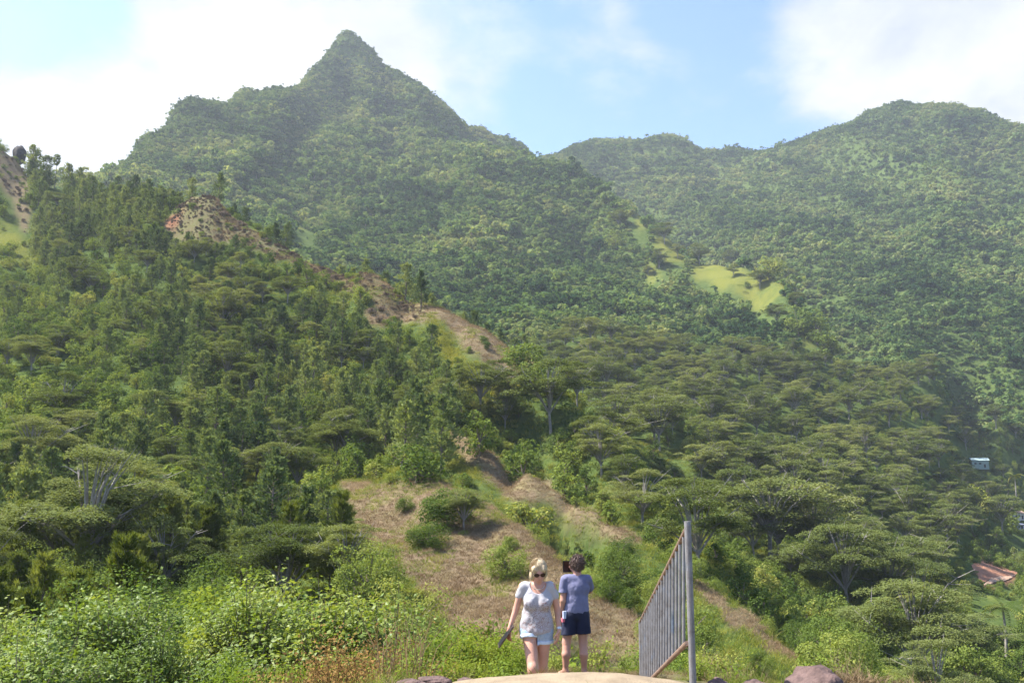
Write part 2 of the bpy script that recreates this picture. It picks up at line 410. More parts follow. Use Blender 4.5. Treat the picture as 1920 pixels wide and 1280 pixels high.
# land cover, as outlines on the hillsides: (near depth, far depth, outline)
DRY = [(330, 470, [(-60,270),(0,285),(45,318),(55,420),(44,440),(25,400),(0,345),(-60,340)]),
       (215, 345, [(352,362),(405,362),(432,404),(480,436),(560,478),(640,510),(703,498),(728,520),(765,560),(800,590),(745,586),(640,546),(560,506),(480,470),(425,448),(400,452),(340,455),(308,452),(320,415)]),
       (200, 300, [(785,556),(830,570),(900,604),(960,640),(1016,672),(960,715),(925,705),(870,650),(820,600),(700,612),(690,590)]),
       (100, 185, [(835,790),(872,808),(960,868),(1045,918),(1110,956),(1180,996),(1205,1022),(1150,1012),(1080,980),(1020,946),(955,935),(895,890),(858,850)]),
       (55, 145, [(628,888),(680,895),(745,905),(808,884),(835,910),(900,940),(980,986),(1053,1055),(1120,1108),(1200,1162),(1210,1235),(1000,1235),(880,1210),(800,1130),(735,1065),(690,1012),(650,955)]),
       (80, 112, [(1296,1082),(1340,1108),(1420,1162),(1452,1200),(1520,1236),(1480,1240),(1420,1200),(1350,1155),(1300,1115)])]
BRIGHT = [(200, 300, [(800,585),(832,628),(905,700),(890,745),(842,690),(806,640)]),
          (120, 190, [(812,795),(850,826),(900,900),(850,885),(790,850)]),
          (900, 1080, [(1184,396),(1215,408),(1222,430),(1208,448),(1188,450),(1180,425)]),
          (800, 1000, [(1228,440),(1262,448),(1285,470),(1290,490),(1262,500),(1236,478)]),
          (680, 960, [(1290,496),(1345,488),(1385,498),(1445,508),(1470,545),(1500,580),(1450,592),(1400,566),(1370,545),(1310,530),(1292,515)]),
          (740, 960, [(1205,488),(1222,492),(1256,514),(1232,532),(1216,532)]),
          (560, 720, [(1492,636),(1525,622),(1545,646),(1500,652)]),
          (280, 430, [(-60,400),(0,420),(50,450),(72,478),(50,500),(0,470),(-60,460)]),
          (120, 175, [(1262,952),(1330,958),(1375,990),(1345,1035),(1270,1015)]),
          (560, 720, [(1822,866),(1852,862),(1856,878),(1822,880)]),
          (780, 1000, [(545,415),(590,430),(600,455),(560,450)])]
SOIL = [(250, 340, [(1822,1060),(1845,1045),(1905,1072),(1890,1098),(1850,1104),(1830,1090)]),
        (320, 345, [(318,410),(345,392),(330,450),(305,452)]), (460, 520, [(1890,945),(1940,950),(1940,972),(1895,968)]),
        (640, 700, [(1818,874),(1862,872),(1866,884),(1820,886)])]
def cover(x, y, z, jit=7):
    px, py = project(np.stack([x, y, z], -1))
    s = 60.0 / np.maximum(y, 20)
    jx = (fbm(x * s * .9, y * s * .9, 4) - .5) * jit * 6; jy = (fbm(x * s * .9 + 40, y * s * .9 + 3, 4) - .5) * jit * 4
    outm = []
    for group in (DRY, BRIGHT, SOIL):
        m = np.zeros(x.shape, bool)
        for d0, d1, poly in group:
            m |= in_poly(px + jx, py + jy, poly) & (y > d0) & (y < d1)
        outm.append(m)
    return outm

NY, NX = 560, 470
uu = np.linspace(0, 1, NY)
ys = -16 + 12 * (np.exp(uu * math.log(2700 / 12 + 1)) - 1)
ts = np.linspace(-1, 1, NX); ts = ts * (1 - .25 * (1 - ts * ts))
gx = (ts[None, :] * (ys[:, None] + 40) * .92); gy = np.repeat(ys[:, None], NX, 1)
gz = ground(gx, gy)
dry, bright, soil = cover(gx, gy, gz)
def blur(m):
    m = m.astype(float); p = np.pad(m, 1, mode='edge')
    return (p[:-2, 1:-1] + p[2:, 1:-1] + p[1:-1, :-2] + p[1:-1, 2:] + 2 * m) / 6
me = bpy.data.meshes.new("ground")
V = np.stack([gx, gy, gz], -1).reshape(-1, 3)
ii = np.arange(NY * NX).reshape(NY, NX)
Q = np.stack([ii[:-1, :-1], ii[:-1, 1:], ii[1:, 1:], ii[1:, :-1]], -1).reshape(-1, 4)
me.vertices.add(len(V)); me.vertices.foreach_set('co', V.ravel())
me.loops.add(Q.size); me.loops.foreach_set('vertex_index', Q.ravel())
me.polygons.add(len(Q)); me.polygons.foreach_set('loop_start', np.arange(len(Q)) * 4); me.polygons.foreach_set('loop_total', np.full(len(Q), 4))
me.polygons.foreach_set('use_smooth', np.ones(len(Q), bool))
me.update(); me.validate()
_px, _py = project(V.reshape(NY, NX, 3))
dry = dry * np.where(in_poly(_px, _py, DRY[1][2]) & (gy > 200), .62, 1.0)
near_dry = smooth(26, 14, np.hypot(gx, gy - 5)) * .55
for nm, m in (('dry', np.maximum(blur(dry), near_dry)), ('bright', blur(bright)), ('soil', blur(soil))):
    a = me.attributes.new(nm, 'FLOAT', 'POINT'); a.data.foreach_set('value', m.ravel().astype(np.float32))
m, t = new_mat('hillside ground')
g = N(t, 'ShaderNodeNewGeometry')
def gnoise(sc, de=5.0):
    n_ = N(t, 'ShaderNodeTexNoise', Scale=sc, Detail=de, Roughness=.62); t.links.new(g.outputs['Position'], n_.inputs['Vector']); return n_.outputs['Fac']
def att(nm): return N(t, 'ShaderNodeAttribute', attribute_name=nm).outputs['Fac']
def mixc(f, a, b):
    x_ = N(t, 'ShaderNodeMix', data_type='RGBA'); t.links.new(f, x_.inputs['Factor']); t.links.new(a, x_.inputs['A']); t.links.new(b, x_.inputs['B']); return x_.outputs['Result']
nA, nB, nC = gnoise(.35), gnoise(1.6), gnoise(.05)
under = ramp(t, nA, [(.3, (.035,.055,.016)), (.55, (.065,.092,.026)), (.75, (.09,.115,.035))])
dryc = ramp(t, nB, [(.28, (.085,.061,.04)), (.5, (.15,.11,.072)), (.72, (.21,.165,.107))])
dryg = ramp(t, nA, [(.4, (.17,.127,.08)), (.62, (.15,.14,.055))])
brc = ramp(t, nB, [(.3, (.09,.105,.022)), (.7, (.155,.155,.034))])
soc = ramp(t, nB, [(.3, (.14,.065,.04)), (.7, (.25,.125,.075))])
half = math_node(t, 'MULTIPLY', nC, .9, True)
base = mixc(att('dry'), under, mixc(half, dryc, dryg))
pat = ramp(t, nC, [(.36, (.35, .35, .35)), (.52, (1, 1, 1))])
base = mixc(math_node(t, 'MULTIPLY', att('bright'), pat), base, brc); base = mixc(att('soil'), base, soc)
bs = N(t, 'ShaderNodeBsdfDiffuse'); t.links.new(base, bs.inputs['Color'])
bp = N(t, 'ShaderNodeBump', Strength=.6, Distance=.25); t.links.new(nB, bp.inputs['Height']); t.links.new(bp.outputs[0], bs.inputs['Normal'])
o_ = N(t, 'ShaderNodeOutputMaterial'); t.links.new(bs.outputs[0], o_.inputs['Surface'])
me.materials.append(m)
tag(link("ground", me), "hills, mountain slopes and valley floor", None, None, 'structure')

_exact = ground
def ground(x, y):
    """height of the finished ground sheet at x, y"""
    x = np.atleast_1d(np.asarray(x, float)); y = np.atleast_1d(np.asarray(y, float))
    fy = np.clip((NY - 1) * np.log(np.maximum((y + 16) / 12 + 1, 1e-6)) / math.log(2700 / 12 + 1), 0, NY - 1.001)
    fx = np.clip(np.interp(x / ((y + 40) * .92), ts, np.arange(NX)), 0, NX - 1.001)
    i, j = fy.astype(int), fx.astype(int); a, b = fy - i, fx - j
    return (gz[i, j] * (1-b) + gz[i, j+1] * b) * (1-a) + (gz[i+1, j] * (1-b) + gz[i+1, j+1] * b) * a
def ground1(x, y): return float(ground(x, y)[0])
def visible(x, y, z):
    """is the point above every nearer piece of ground as seen from the camera"""
    ok = np.ones(len(x), bool)
    for k in np.linspace(.03, .97, 60):
        ok &= ground(x * k, y * k) < z * k + .3
    return ok
# ------------------------------------------------------------------ plant models (made once, then copied)
def rdir(n, up=0.0):
    v = unit(rng.normal(size=(n, 3))); v[:, 2] += up; return unit(v)
def joined(name, parts):
    """one mesh holding several (MB, material) parts, for plants too many to count"""
    mb = MB()
    for i, (p, m) in enumerate(parts):
        mb.v += p.v; mb.f += [[q + mb.n for q in f] for f in p.f]; mb.m += [i] * len(p.f); mb.n += p.n
    return mb.mesh(name, [m for p, m in parts])

def far_tree(kind):
    c = MB(); lobes = rng.normal(size=((7, 9, 5, 7)[kind % 4], 3)) * np.array([(1.5, 2.3, .8, 1.3), (1.5, 2.3, .8, 1.3), (.9, .45, 1.5, .8)])[:, kind % 4] + [0, 0, (3.4, 3.6, 3.6, 3.0)[kind % 4]]
    for L in lobes:
        k = 26; d = rdir(k, .35); r = rng.uniform(.7, 1.25)
        c.quads(leaf_quads(L + d * r * np.array([1.25, 1.25, .85]), d + rng.normal(size=(k, 3)) * .45, rng.uniform(.8, 1.5, k), .75))
    t = MB(); t.tube([(0, 0, -1.5), (0, 0, 3)], [.22, .12], 4)
    return c, t
def pine(h, near=False):
    c, t = MB(), MB()
    lean = rng.normal(size=2) * .03
    ax = lambda z: np.array([lean[0] * z + .12 * math.sin(z * .5), lean[1] * z, z])
    zs = np.linspace(-1.2, h, 8)
    t.tube([ax(z) for z in zs], [max(.03, .021 * h * (1 - max(z, 0) / h) + .02) for z in zs], 6)
    z = h * rng.uniform(.16, .26)
    while z < h * .985:
        u = z / h
        R = h * .31 * ((1 - u) ** .62 + .06) * min(1, .6 + u * 1.6) * rng.uniform(.65, 1.25)
        for a in rng.uniform(0, 6.28) + np.arange(rng.integers(3, 6)) * 1.35 + rng.normal(size=1) * .3:
            if rng.random() < .12: continue
            r = R * rng.uniform(.6, 1.15); rise = rng.uniform(.05, .5) * (.4 + u)
            d = np.array([math.cos(a), math.sin(a), rise])
            b0 = ax(z); b1 = b0 + d * r + [0, 0, .08 * r]
            t.tube([b0, (b0 + b1) / 2 - [0, 0, .05 * r], b1], [.05, .035, .012], 3, cap=False)
            k = 7 if near else 5
            for s in np.linspace(.38, 1.0, k):
                p = b0 + (b1 - b0) * s + rng.normal(size=3) * .14 * r
                if near:
                    m = 16; dd = unit(d * .6 + [0, 0, 1.0] + rng.normal(size=(m, 3)) * .42); L = rng.uniform(.35, .62, m)[:, None]
                    w = unit(np.cross(dd, rng.normal(size=(m, 3)))) * .03
                    o = p + rng.normal(size=(m, 3)) * .07
                    c.quads(np.stack([o - w, o + w, o + dd * L + w * .5, o + dd * L - w * .5], 1))
                else:
                    m = 7; dd = unit(d + [0, 0, .7] + rng.normal(size=(m, 3)) * .6); L = rng.uniform(.35, .75, m)[:, None]
                    w = unit(np.cross(dd, rng.normal(size=(m, 3)))) * rng.uniform(.07, .15, (m, 1))
                    o = p + rng.normal(size=(m, 3)) * .17 - dd * L * .4
                    c.quads(np.stack([o, o + dd * L * .5 + w, o + dd * L, o + dd * L * .5 - w], 1))
        z += h * rng.uniform(.035, .06)
    return c, t
def albizia(h, W, fine=1.0):
    c, t = MB(), MB()
    fork = h * rng.uniform(.22, .32)
    t.tube([(0, 0, -2), (.1, 0, fork * .5), (0, .1, fork)], [h * .027, h * .021, h * .017], 7)
    nl = int(rng.integers(6, 9)); pads = []
    for i in range(nl):
        a = i * 6.283 / nl + rng.normal() * .25
        reach = W * .5 * rng.uniform(.55, .95); top = h * rng.uniform(.46, .90)
        e = np.array([math.cos(a) * reach, math.sin(a) * reach, top]); s0 = np.array([0, 0, fork * rng.uniform(.85, 1.1)])
        mid = s0 * .5 + e * .5 + [0, 0, h * .06]
        t.tube([s0, mid, e], [h * .013, h * .009, h * .003], 5, cap=False)
        for k in range(int(rng.integers(6, 9))):
            u = rng.uniform(.40, 1.0); p = (s0 * (1-u)**2 + 2 * mid * u * (1-u) + e * u * u)
            q = p + np.array([rng.normal() * W * .11, rng.normal() * W * .11, h * rng.uniform(.03, .12)])
            t.tube([p, q], [h * .005, h * .002], 3, cap=False); pads.append(q)
    for k in range(9):
        q = np.array([rng.normal() * W * .15, rng.normal() * W * .13, h * rng.uniform(.88, 1.0)])
        t.tube([(0, 0, fork), q * [.4, .4, .72], q], [h * .011, h * .007, h * .002], 4, cap=False); pads.append(q)
    for q in pads:
        # higher in the middle, lower and flatter to the rim
        rr = math.hypot(q[0], q[1]) / (W * .5)
        q[2] = min(q[2], h * (1.0 - .30 * rr ** 1.8) + rng.normal() * .2)
        pr = W * rng.uniform(.10, .17); m = int(230 * fine); s = (.32 if fine <= 1 else .22) * W / 14
        u = np.sqrt(rng.random(m)) * pr; a = rng.random(m) * 6.283; el = rng.uniform(.7, 1.4)
        P = np.stack([u * np.cos(a) * el, u * np.sin(a) / el, -.30 * pr * (u / pr) ** 2 + rng.normal(size=m) * .06 * pr], 1) + q
        c.quads(leaf_quads(P, np.array([0, 0, 1.0]) + rng.normal(size=(m, 3)) * .28, rng.uniform(.7, 1.4, m) * s, .6))
    return c, t
def broadleaf(h, W, leaf=.42, lobes=15, per=85, spiky=False):
    c, t = MB(), MB()
    t.tube([(0, 0, -1.2), (.05, 0, h * .35)], [h * .03, h * .02], 6)
    L = rdir(lobes, .12) * np.array([W * .32, W * .32, h * .33]) + [0, 0, h * .47]
    for p in L:
        r = W * rng.uniform(.10, .26); p = p * rng.uniform([.65, .65, .75], [1.2, 1.2, 1.15])
        t.tube([(0, 0, h * .3), p * [.5, .5, .8], p], [h * .014, h * .009, h * .003], 4, cap=False)
        d = rdir(per, .25); P = p + d * r * rng.uniform(.75, 1.08, (per, 1)) * np.array([1, 1, .85])
        c.quads(leaf_quads(P, d + [0, 0, .3] + rng.normal(size=(per, 3)) * .5, rng.uniform(.6, 1.3, per) * leaf, .62))
    return c, t
def leafy_shrub(h, W, leaf=.15, tips=105, per=46):
    """bush of long upright shoots set with broad leaves, seen close enough to show each leaf"""
    c, t = MB(), MB()
    D = rdir(tips, .5); D[:, 2] = np.abs(D[:, 2])
    base = np.array([0, 0, .1])
    for d in D:
        e = d * np.array([W * .5, W * .5, h]) * rng.uniform(.75, 1.02)
        e[2] = max(e[2], .25 * h)
        mid = e * [.5, .5, .62]
        t.tube([base + rng.normal(size=3) * [.2, .2, 0] - [0, 0, .4], mid, e], [.028, .018, .006], 3, cap=False)
        u = rng.uniform(.55, 1.04, per)[:, None]
        P = base * (1-u)**2 + 2 * mid * u * (1-u) + e * u * u + rng.normal(size=(per, 3)) * np.array([.2, .2, .15])
        c.quads(leaf_quads(P, d * .5 + [-.15, -.15, .8] + rng.normal(size=(per, 3)) * .55, rng.uniform(.6, 1.25, per) * leaf, .72, .06))
    return c, t
def frond_mesh(L=2.6, droop=1.0):
    c = MB(); k = 13
    s = np.linspace(0, 1, k); X = L * s * (1 - .12 * s * droop); Z = L * (.42 * s - .75 * droop * s * s)
    c.tube(np.stack([X, 0 * X, Z], 1)[::3], [.035, .028, .02, .012, .006][:len(X[::3])], 3)
    for i in range(1, k):
        for sd in (-1, 1):
            l = .62 * math.sin(math.pi * min(.97, .12 + .85 * s[i])) + .08
            p = np.array([X[i], 0, Z[i]]); q = p + np.array([.25 * l, sd * l, -.42 * l])
            w = np.array([.11, 0, 0])
            c.quads(np.stack([p - w, p + w, q + w * .3, q - w * .3]))
    return c

MODEL = {}
def model(kind, makers, leafm, barkm):
    MODEL[kind] = []
    for i, (c, t) in enumerate(makers):
        MODEL[kind].append((t.mesh(kind + '_trunk', barkm), c.mesh(kind + '_crown', leafm), joined(kind, [(t, barkm), (c, leafm)])))
model('far', [far_tree(i) for i in range(8)], M_far, M_bark)
model('pine', [pine(h) for h in (11, 12, 10, 11.5)], M_pine, M_bark)
model('near_pine', [pine(10, True), pine(9, True)], M_pineN, M_bark)
model('albizia', [albizia(12, 14), albizia(12.5, 15), albizia(11, 13), albizia(13, 14)], M_alb, M_pale)
model('near_albizia', [albizia(11, 14, 2.4), albizia(11.5, 13, 2.4), albizia(12.5, 14, 2.2)], M_alb, M_pale)
model('broadleaf', [broadleaf(6, 6), broadleaf(6.5, 5.5), broadleaf(5, 6), broadleaf(6, 5, .34, 18, 90)], M_broad, M_bark)
model('bush', [broadleaf(2.6, 3.4, .26, 12, 85), broadleaf(2.2, 3.6, .24, 14, 80), broadleaf(3, 3, .25, 14, 80)], M_broad, M_bark)
model('near_broad', [broadleaf(6, 6, .17, 30, 250), broadleaf(6.5, 5.6, .16, 32, 250)], M_broad, M_bark)
model('near_bush', [broadleaf(2.6, 3.4, .11, 24, 240), broadleaf(2.3, 3.6, .11, 24, 240)], M_broad, M_bark)
model('shrub', [leafy_shrub(3.4, 4.6), leafy_shrub(3.0, 5.0), leafy_shrub(3.8, 4.4)], M_shrub, M_bark)
model('lime', [broadleaf(3.0, 4.0, .20, 16, 130), broadleaf(3.4, 4.2, .2, 16, 130)], M_lime, M_bark)
model('bracken', [broadleaf(1.1, 1.9, .24, 8, 45), broadleaf(1.3, 1.8, .22, 8, 45)], M_brown, M_bark)

HT = {'near_broad': 5.9, 'near_bush': 2.4, 'far': 5.0, 'pine': 11, 'near_pine': 10, 'albizia': 12.2, 'near_albizia': 11.2, 'broadleaf': 5.8, 'bush': 2.5, 'shrub': 3.4, 'lime': 3.2, 'bracken': 1.2}
WD = {'near_broad': 6, 'near_bush': 3.4, 'far': 5.5, 'pine': 6.2, 'near_pine': 5.8, 'albizia': 14, 'near_albizia': 13.5, 'broadleaf': 6, 'bush': 3.4, 'shrub': 4.6, 'lime': 4, 'bracken': 1.9}

# ------------------------------------------------------------------ where the plants stand
PL = []          # kind, x, y, z, scale
def put(kind, x, y, s):
    PL.append((kind, float(x), float(y), float(s)))
def jitter_grid(x0, x1, y0, y1, step):
    a, b = np.meshgrid(np.arange(x0, x1, step), np.arange(y0, y1, step))
    a = a.ravel() + rng.uniform(-.48, .48, a.size) * step; b = b.ravel() + rng.uniform(-.48, .48, b.size) * step
    return a, b
def in_view(x, y, z, m=110):
    px, py = project(np.stack([x, y, z], -1)); return (px > -m) & (px < 1920 + m) & (py < 1420), px, py

# outlines for what grows where on the near hill and in the valley: (near, far, outline, shares)
ZONES = [
 ((60, 470), [(58,300),(190,320),(330,350),(352,380),(305,455),(250,490),(170,440),(110,520),(60,470)], dict(pine=.66, albizia=.12, broadleaf=.22)),
 ((90, 300), [(0,440),(110,500),(190,430),(260,500),(190,600),(230,700),(140,780),(-60,800),(-60,440)], dict(broadleaf=.62, bush=.30, albizia=.05, pine=.03)),
 ((90, 300), [(190,600),(300,680),(280,760),(140,790),(140,720)], dict(broadleaf=.75, albizia=.20, pine=.05)),
 ((80, 330), [(170,430),(310,455),(420,450),(560,530),(720,610),(830,690),(900,770),(830,840),(640,830),(520,860),(300,870),(200,900),(0,900),(0,780),(140,780),(260,740),(230,690),(190,600),(250,500)], dict(pine=.40, albizia=.16, broadleaf=.44)),
 ((50, 140), [(0,870),(300,860),(470,840),(640,900),(700,1010),(640,1060),(400,1080),(200,1150),(-60,1200),(-60,870)], dict(pine=.36, albizia=.12, broadleaf=.52)),
 ((110, 270), [(830,690),(930,700),(1010,680),(1080,740),(1240,900),(1290,960),(1220,1010),(1080,950),(960,870),(870,810),(900,770)], dict(broadleaf=.62, bush=.16, albizia=.22)),
 ((60, 190), [(900,890),(1050,930),(1200,1010),(1300,1090),(1200,1160),(1120,1100),(1050,1040),(980,980)], dict(bush=.62, broadleaf=.38)),
 ((150, 640), [(960,640),(1150,620),(1400,660),(1500,650),(1780,690),(1820,800),(1800,880),(1830,960),(1810,1040),(1700,1100),(1560,1090),(1380,1020),(1300,940),(1180,840),(1060,710)], dict(albizia=.62, broadleaf=.38)),
 ((85, 330), [(1230,1010),(1400,1030),(1600,1100),(1800,1100),(2050,1080),(2050,1330),(1480,1330),(1330,1120)], dict(broadleaf=.66, albizia=.10, bush=.24)),
 ((180, 760), [(1780,690),(2060,700),(2060,1090),(1820,1060),(1830,960),(1800,880)], dict(broadleaf=.78, albizia=.16, pine=.06)),
]
KEEP_CLEAR = [(250, 345, [(1780,1030),(1850,1010),(1930,1055),(1905,1128),(1810,1112)]), (420, 560, [(1885,935),(1950,935),(1950,1005),(1885,1005)]), (560, 740, [(1808,850),(1868,850),(1868,900),(1812,900)])]
HIDE = [(0, 470, [(93,280),(122,280),(122,344),(93,344)]), (0, 470, [(18,262),(56,262),(56,312),(18,312)]), (0, 690, [(1806,846),(1866,846),(1868,892),(1806,892)]), (0, 500, [(1880,940),(1935,940),(1935,1000),(1880,1000)]), (0, 306, [(1812,1036),(1915,1036),(1915,1108),(1812,1108)])]
def zone_scatter():
    x, y = jitter_grid(-330, 420, 44, 640, 3.4)
    keep = np.abs(x) < (y + 40) * .66
    x, y = x[keep], y[keep]; z = ground(x, y)
    ok, px, py = in_view(x, y, z + 4); x, y, z, px, py = x[ok], y[ok], z[ok], px[ok], py[ok]
    dry, bright, soil = cover(x, y, z, 5)
    gp = project(np.stack([x, y, z], -1))
    clear = np.zeros(len(x), bool)
    for d0, d1, poly in KEEP_CLEAR: clear |= in_poly(gp[0], gp[1], poly) & (y > d0) & (y < d1)
    vis = visible(x, y, z + 7)
    taken = {}
    order = rng.permutation(len(x))
    for i in order:
        if not vis[i]: continue
        if clear[i]:
            if not soil[i] and rng.random() < .8: put('bush', x[i], y[i], rng.uniform(.4, .95))
            continue
        bare = dry[i] or bright[i] or soil[i]
        sh = None
        for (d0, d1), poly, shares in ZONES:
            if d0 < y[i] < d1 and in_poly(px[i:i+1], py[i:i+1], poly)[0]: sh = shares; break
        if bare:
            if soil[i]: continue
            far_brown = 200 < y[i] < 470 and dry[i] and px[i] < 800
            if far_brown:
                if rng.random() < .5: put('bracken', x[i], y[i], rng.uniform(.5, 1.7))
                elif rng.random() < .55: put('bush', x[i], y[i], rng.uniform(.4, 1.1))
            elif rng.random() < .035: put('bush', x[i], y[i], rng.uniform(.45, .9))
            continue
        if sh is None:
            if y[i] > 470: continue
            sh = dict(broadleaf=.5, bush=.5)
        hid = False
        for hh, dx in ((2.0, 0), (5.0, 0), (2.5, -2.2), (2.5, 2.2)):
            qx, qy = project(np.array([[x[i] + dx, y[i], z[i] + hh]]))
            for pi, (d0, d1, poly) in enumerate(DRY + BRIGHT[:2]):
                if d1 > y[i] and in_poly(qx, qy, poly)[0]: hid = max(hid, .5 if pi == 1 else .93)
        for hh in (2.0, 5.0, 8.0, 11.0):
            qx, qy = project(np.array([[x[i], y[i], z[i] + hh]]))
            for d0, d1, poly in HIDE:
                if d1 > y[i] and in_poly(qx, qy, poly)[0]: hid = 1.0
        if rng.random() < hid: continue
        kind = rng.choice(list(sh), p=np.array(list(sh.values())) / sum(sh.values()))
        R = {'pine': 3.1, 'albizia': 8.5, 'broadleaf': 3.9, 'bush': 2.4}[kind]
        s = {'pine': rng.uniform(.55, 1.05), 'albizia': rng.uniform(.75, 1.5), 'broadleaf': rng.uniform(.55, 1.2), 'bush': rng.uniform(.7, 1.3)}[kind]
        if kind == 'albizia' and px[i] < 1000: s *= .56; R *= .9
        if y[i] > 350: R *= 1.12
        gi, gj = int(x[i] // 9), int(y[i] // 9); clash = False
        for a in (-1, 0, 1):
            for b in (-1, 0, 1):
                for (X, Y, RR) in taken.get((gi + a, gj + b), ()):
                    if (X - x[i]) ** 2 + (Y - y[i]) ** 2 < ((R * s + RR) * .5) ** 2: clash = True; break
                if clash: break
            if clash: break
        if clash: continue
        taken.setdefault((gi, gj), []).append((x[i], y[i], R * s))
        if kind == 'albizia':
            kind = 'albizia' if y[i] > 95 else 'near_albizia'
        if kind == 'pine' and y[i] < 95: kind = 'near_pine'
        put(kind, x[i], y[i], s)
def at_pixel(kind, px, pytop, D, wpx):
    """a plant of a measured width whose top shows at the pixel; its foot goes to the ground at that distance"""
    x, _ = ray(px, pytop)
    if D > 500:
        D = hit(px, pytop + wpx * .75, D * .72, D * 1.35) or D
    put(kind, x * D, D, wpx * D / F / WD[kind])
def hit(px, py, d0, d1):
    """distance at which the line of sight through a pixel meets the ground"""
    x, z = ray(px, py); D = np.linspace(d0, d1, 400); k = np.nonzero(ground(x * D, D) >= z * D)[0]
    return float(D[k[0]]) if len(k) else None
# trees that can be told apart in the picture
for a in [('near_albizia',170,890,92,290),('near_albizia',540,940,84,235),('near_albizia',60,960,70,150),('albizia',655,775,166,125),('albizia',560,830,140,110),('albizia',800,740,178,110),('albizia',820,700,196,95),
          ('albizia',420,560,240,110),('albizia',430,640,205,110),('albizia',140,500,285,85),('albizia',120,720,160,110),('albizia',290,710,170,90),('albizia',400,760,150,90),
          ('albizia',900,740,205,110),('albizia',1180,795,235,150),('albizia',1290,830,225,170),('albizia',1380,830,250,150),('albizia',1440,900,215,200),('albizia',1520,905,220,190),('albizia',1580,985,190,200),
          ('albizia',1660,1000,195,200),('albizia',1720,1070,185,160),('albizia',1630,1100,150,120),('albizia',1170,925,165,95),('albizia',1110,890,185,90),
          ('albizia',870,1000,104,90),('albizia',1750,1215,104,170)]:
    at_pixel(*a)
for a in [('near_pine',330,860,100,95),('near_pine',400,880,92,110),('near_pine',60,1000,52,120),('near_pine',150,1000,54,130),('near_pine',0,930,60,130),('near_pine',220,1030,48,110),('near_pine',20,760,110,70),('near_pine',110,770,112,70),
          ('near_pine',270,780,118,70),('pine',70,300,428,42),('pine',62,312,420,40),('pine',130,330,424,34),('pine',150,335,420,34),('pine',85,330,405,40),('pine',168,345,418,34),('pine',770,700,178,70),('pine',700,690,180,70),('pine',780,760,158,80),
          ('pine',640,660,195,60),('pine',830,790,150,80),('pine',720,740,168,65),('pine',590,640,205,55),
          ('pine',410,342,338,36),('pine',440,350,336,36),('pine',460,375,330,34),('pine',520,400,322,38),('pine',535,410,320,34),('pine',640,440,312,38),('pine',665,445,308,36),('pine',690,450,306,40),('pine',725,455,300,42),('pine',750,455,296,44),
          ('pine',775,470,290,46),('pine',800,500,284,40),('pine',810,510,280,38),('pine',760,530,276,44),('pine',870,560,266,34),('pine',890,575,262,36),('pine',915,590,258,34),('pine',940,600,252,34),('pine',965,615,246,32),('pine',985,630,240,32),('pine',1010,640,236,34),
          ('pine',1045,670,228,28),('pine',1065,665,224,28),('pine',790,570,262,42),('pine',1130,720,212,30),('pine',1135,745,208,28),('pine',700,420,316,34),('pine',560,420,326,34),('pine',600,440,322,34),
          ('pine',360,350,345,30),('pine',330,352,352,30),('pine',300,360,362,30),('pine',280,362,372,32),('pine',250,365,385,32)]:
    at_pixel(*a)
for a in [('bush',840,960,106,125),('bush',800,985,100,80),('bush',950,1030,86,90),('bush',990,925,126,110),('bush',975,660,222,85),('bush',1000,680,214,70),('bush',950,690,214,70),('bush',780,905,122,110),('bush',930,905,125,40),
          ('bush',470,890,112,50),('broadleaf',900,850,152,80),('broadleaf',980,840,156,90),('broadleaf',1060,900,142,80),('broadleaf',1690,850,560,38),('broadleaf',1830,920,420,60),('broadleaf',1890,930,440,50),
          ('bush',1000,990,110,70),('bush',1090,1050,98,90),('bush',1150,1060,94,80)]:
    at_pixel(*a)
for a in [('albizia',1160,395,1010,46),('albizia',1228,392,985,40),('albizia',1245,425,930,44),('albizia',1235,472,860,44),('albizia',1310,455,880,54),('albizia',1300,440,905,44),('albizia',1368,468,845,44),('albizia',1375,496,800,30),('albizia',1424,512,760,42),('albizia',1270,462,900,30),('albizia',1215,500,860,24),
          ('albizia',1478,505,770,44),('albizia',1492,545,730,44),('albizia',1455,572,690,54),('broadleaf',1495,585,650,60),('broadleaf',1440,480,830,60),('broadleaf',1530,600,650,60),('broadleaf',1150,440,960,40),('broadleaf',1545,630,600,60),('broadleaf',1400,530,760,16)]:
    at_pixel(*a)
zone_scatter()
bx_, by_ = jitter_grid(-130, -20, 215, 345, 1.05)
bz_ = ground(bx_, by_); bd_ = cover(bx_, by_, bz_)[0]; bp_ = project(np.stack([bx_, by_, bz_], -1))
bk_ = bd_ & in_poly(bp_[0], bp_[1], DRY[1][2]) & (fbm(bx_ / 7, by_ / 7, 3) > .40)
for X, Y in zip(bx_[bk_], by_[bk_]): put('bracken', X, Y, abs(rng.normal()) * .35 + .22)
# bushes of the near hollow
xs, ys_ = jitter_grid(-26, 24, 14.5, 52, 2.5)
zs_ = ground(xs, ys_)
ok, px, py = in_view(xs, ys_, zs_ + 2.5, 60)
for X, Y, Z, a, b in zip(xs[ok], ys_[ok], zs_[ok], px[ok], py[ok]):
    dcam = math.hypot(X, Y)
    if a < 870 and Y > 24 and not (a > 760 and Y > 40):
        put('shrub' if rng.random() < .9 else 'lime', X, Y, rng.uniform(.95, 1.4) * (1 if Y > 30 else .7))
    elif a < 620 and Y > 15: put('lime' if rng.random() < .85 else 'shrub', X, Y, rng.uniform(.3, .5))
    elif a >= 890 and Y > 24 and not any(in_poly(np.array([a + da]), np.array([b + db]), DRY[q][2])[0] for q in (3, 4, 5) for da in (-30, 0, 30) for db in (-15, 25)): put('bush' if rng.random() < .8 else 'lime', X, Y, rng.uniform(.6, 1.1))

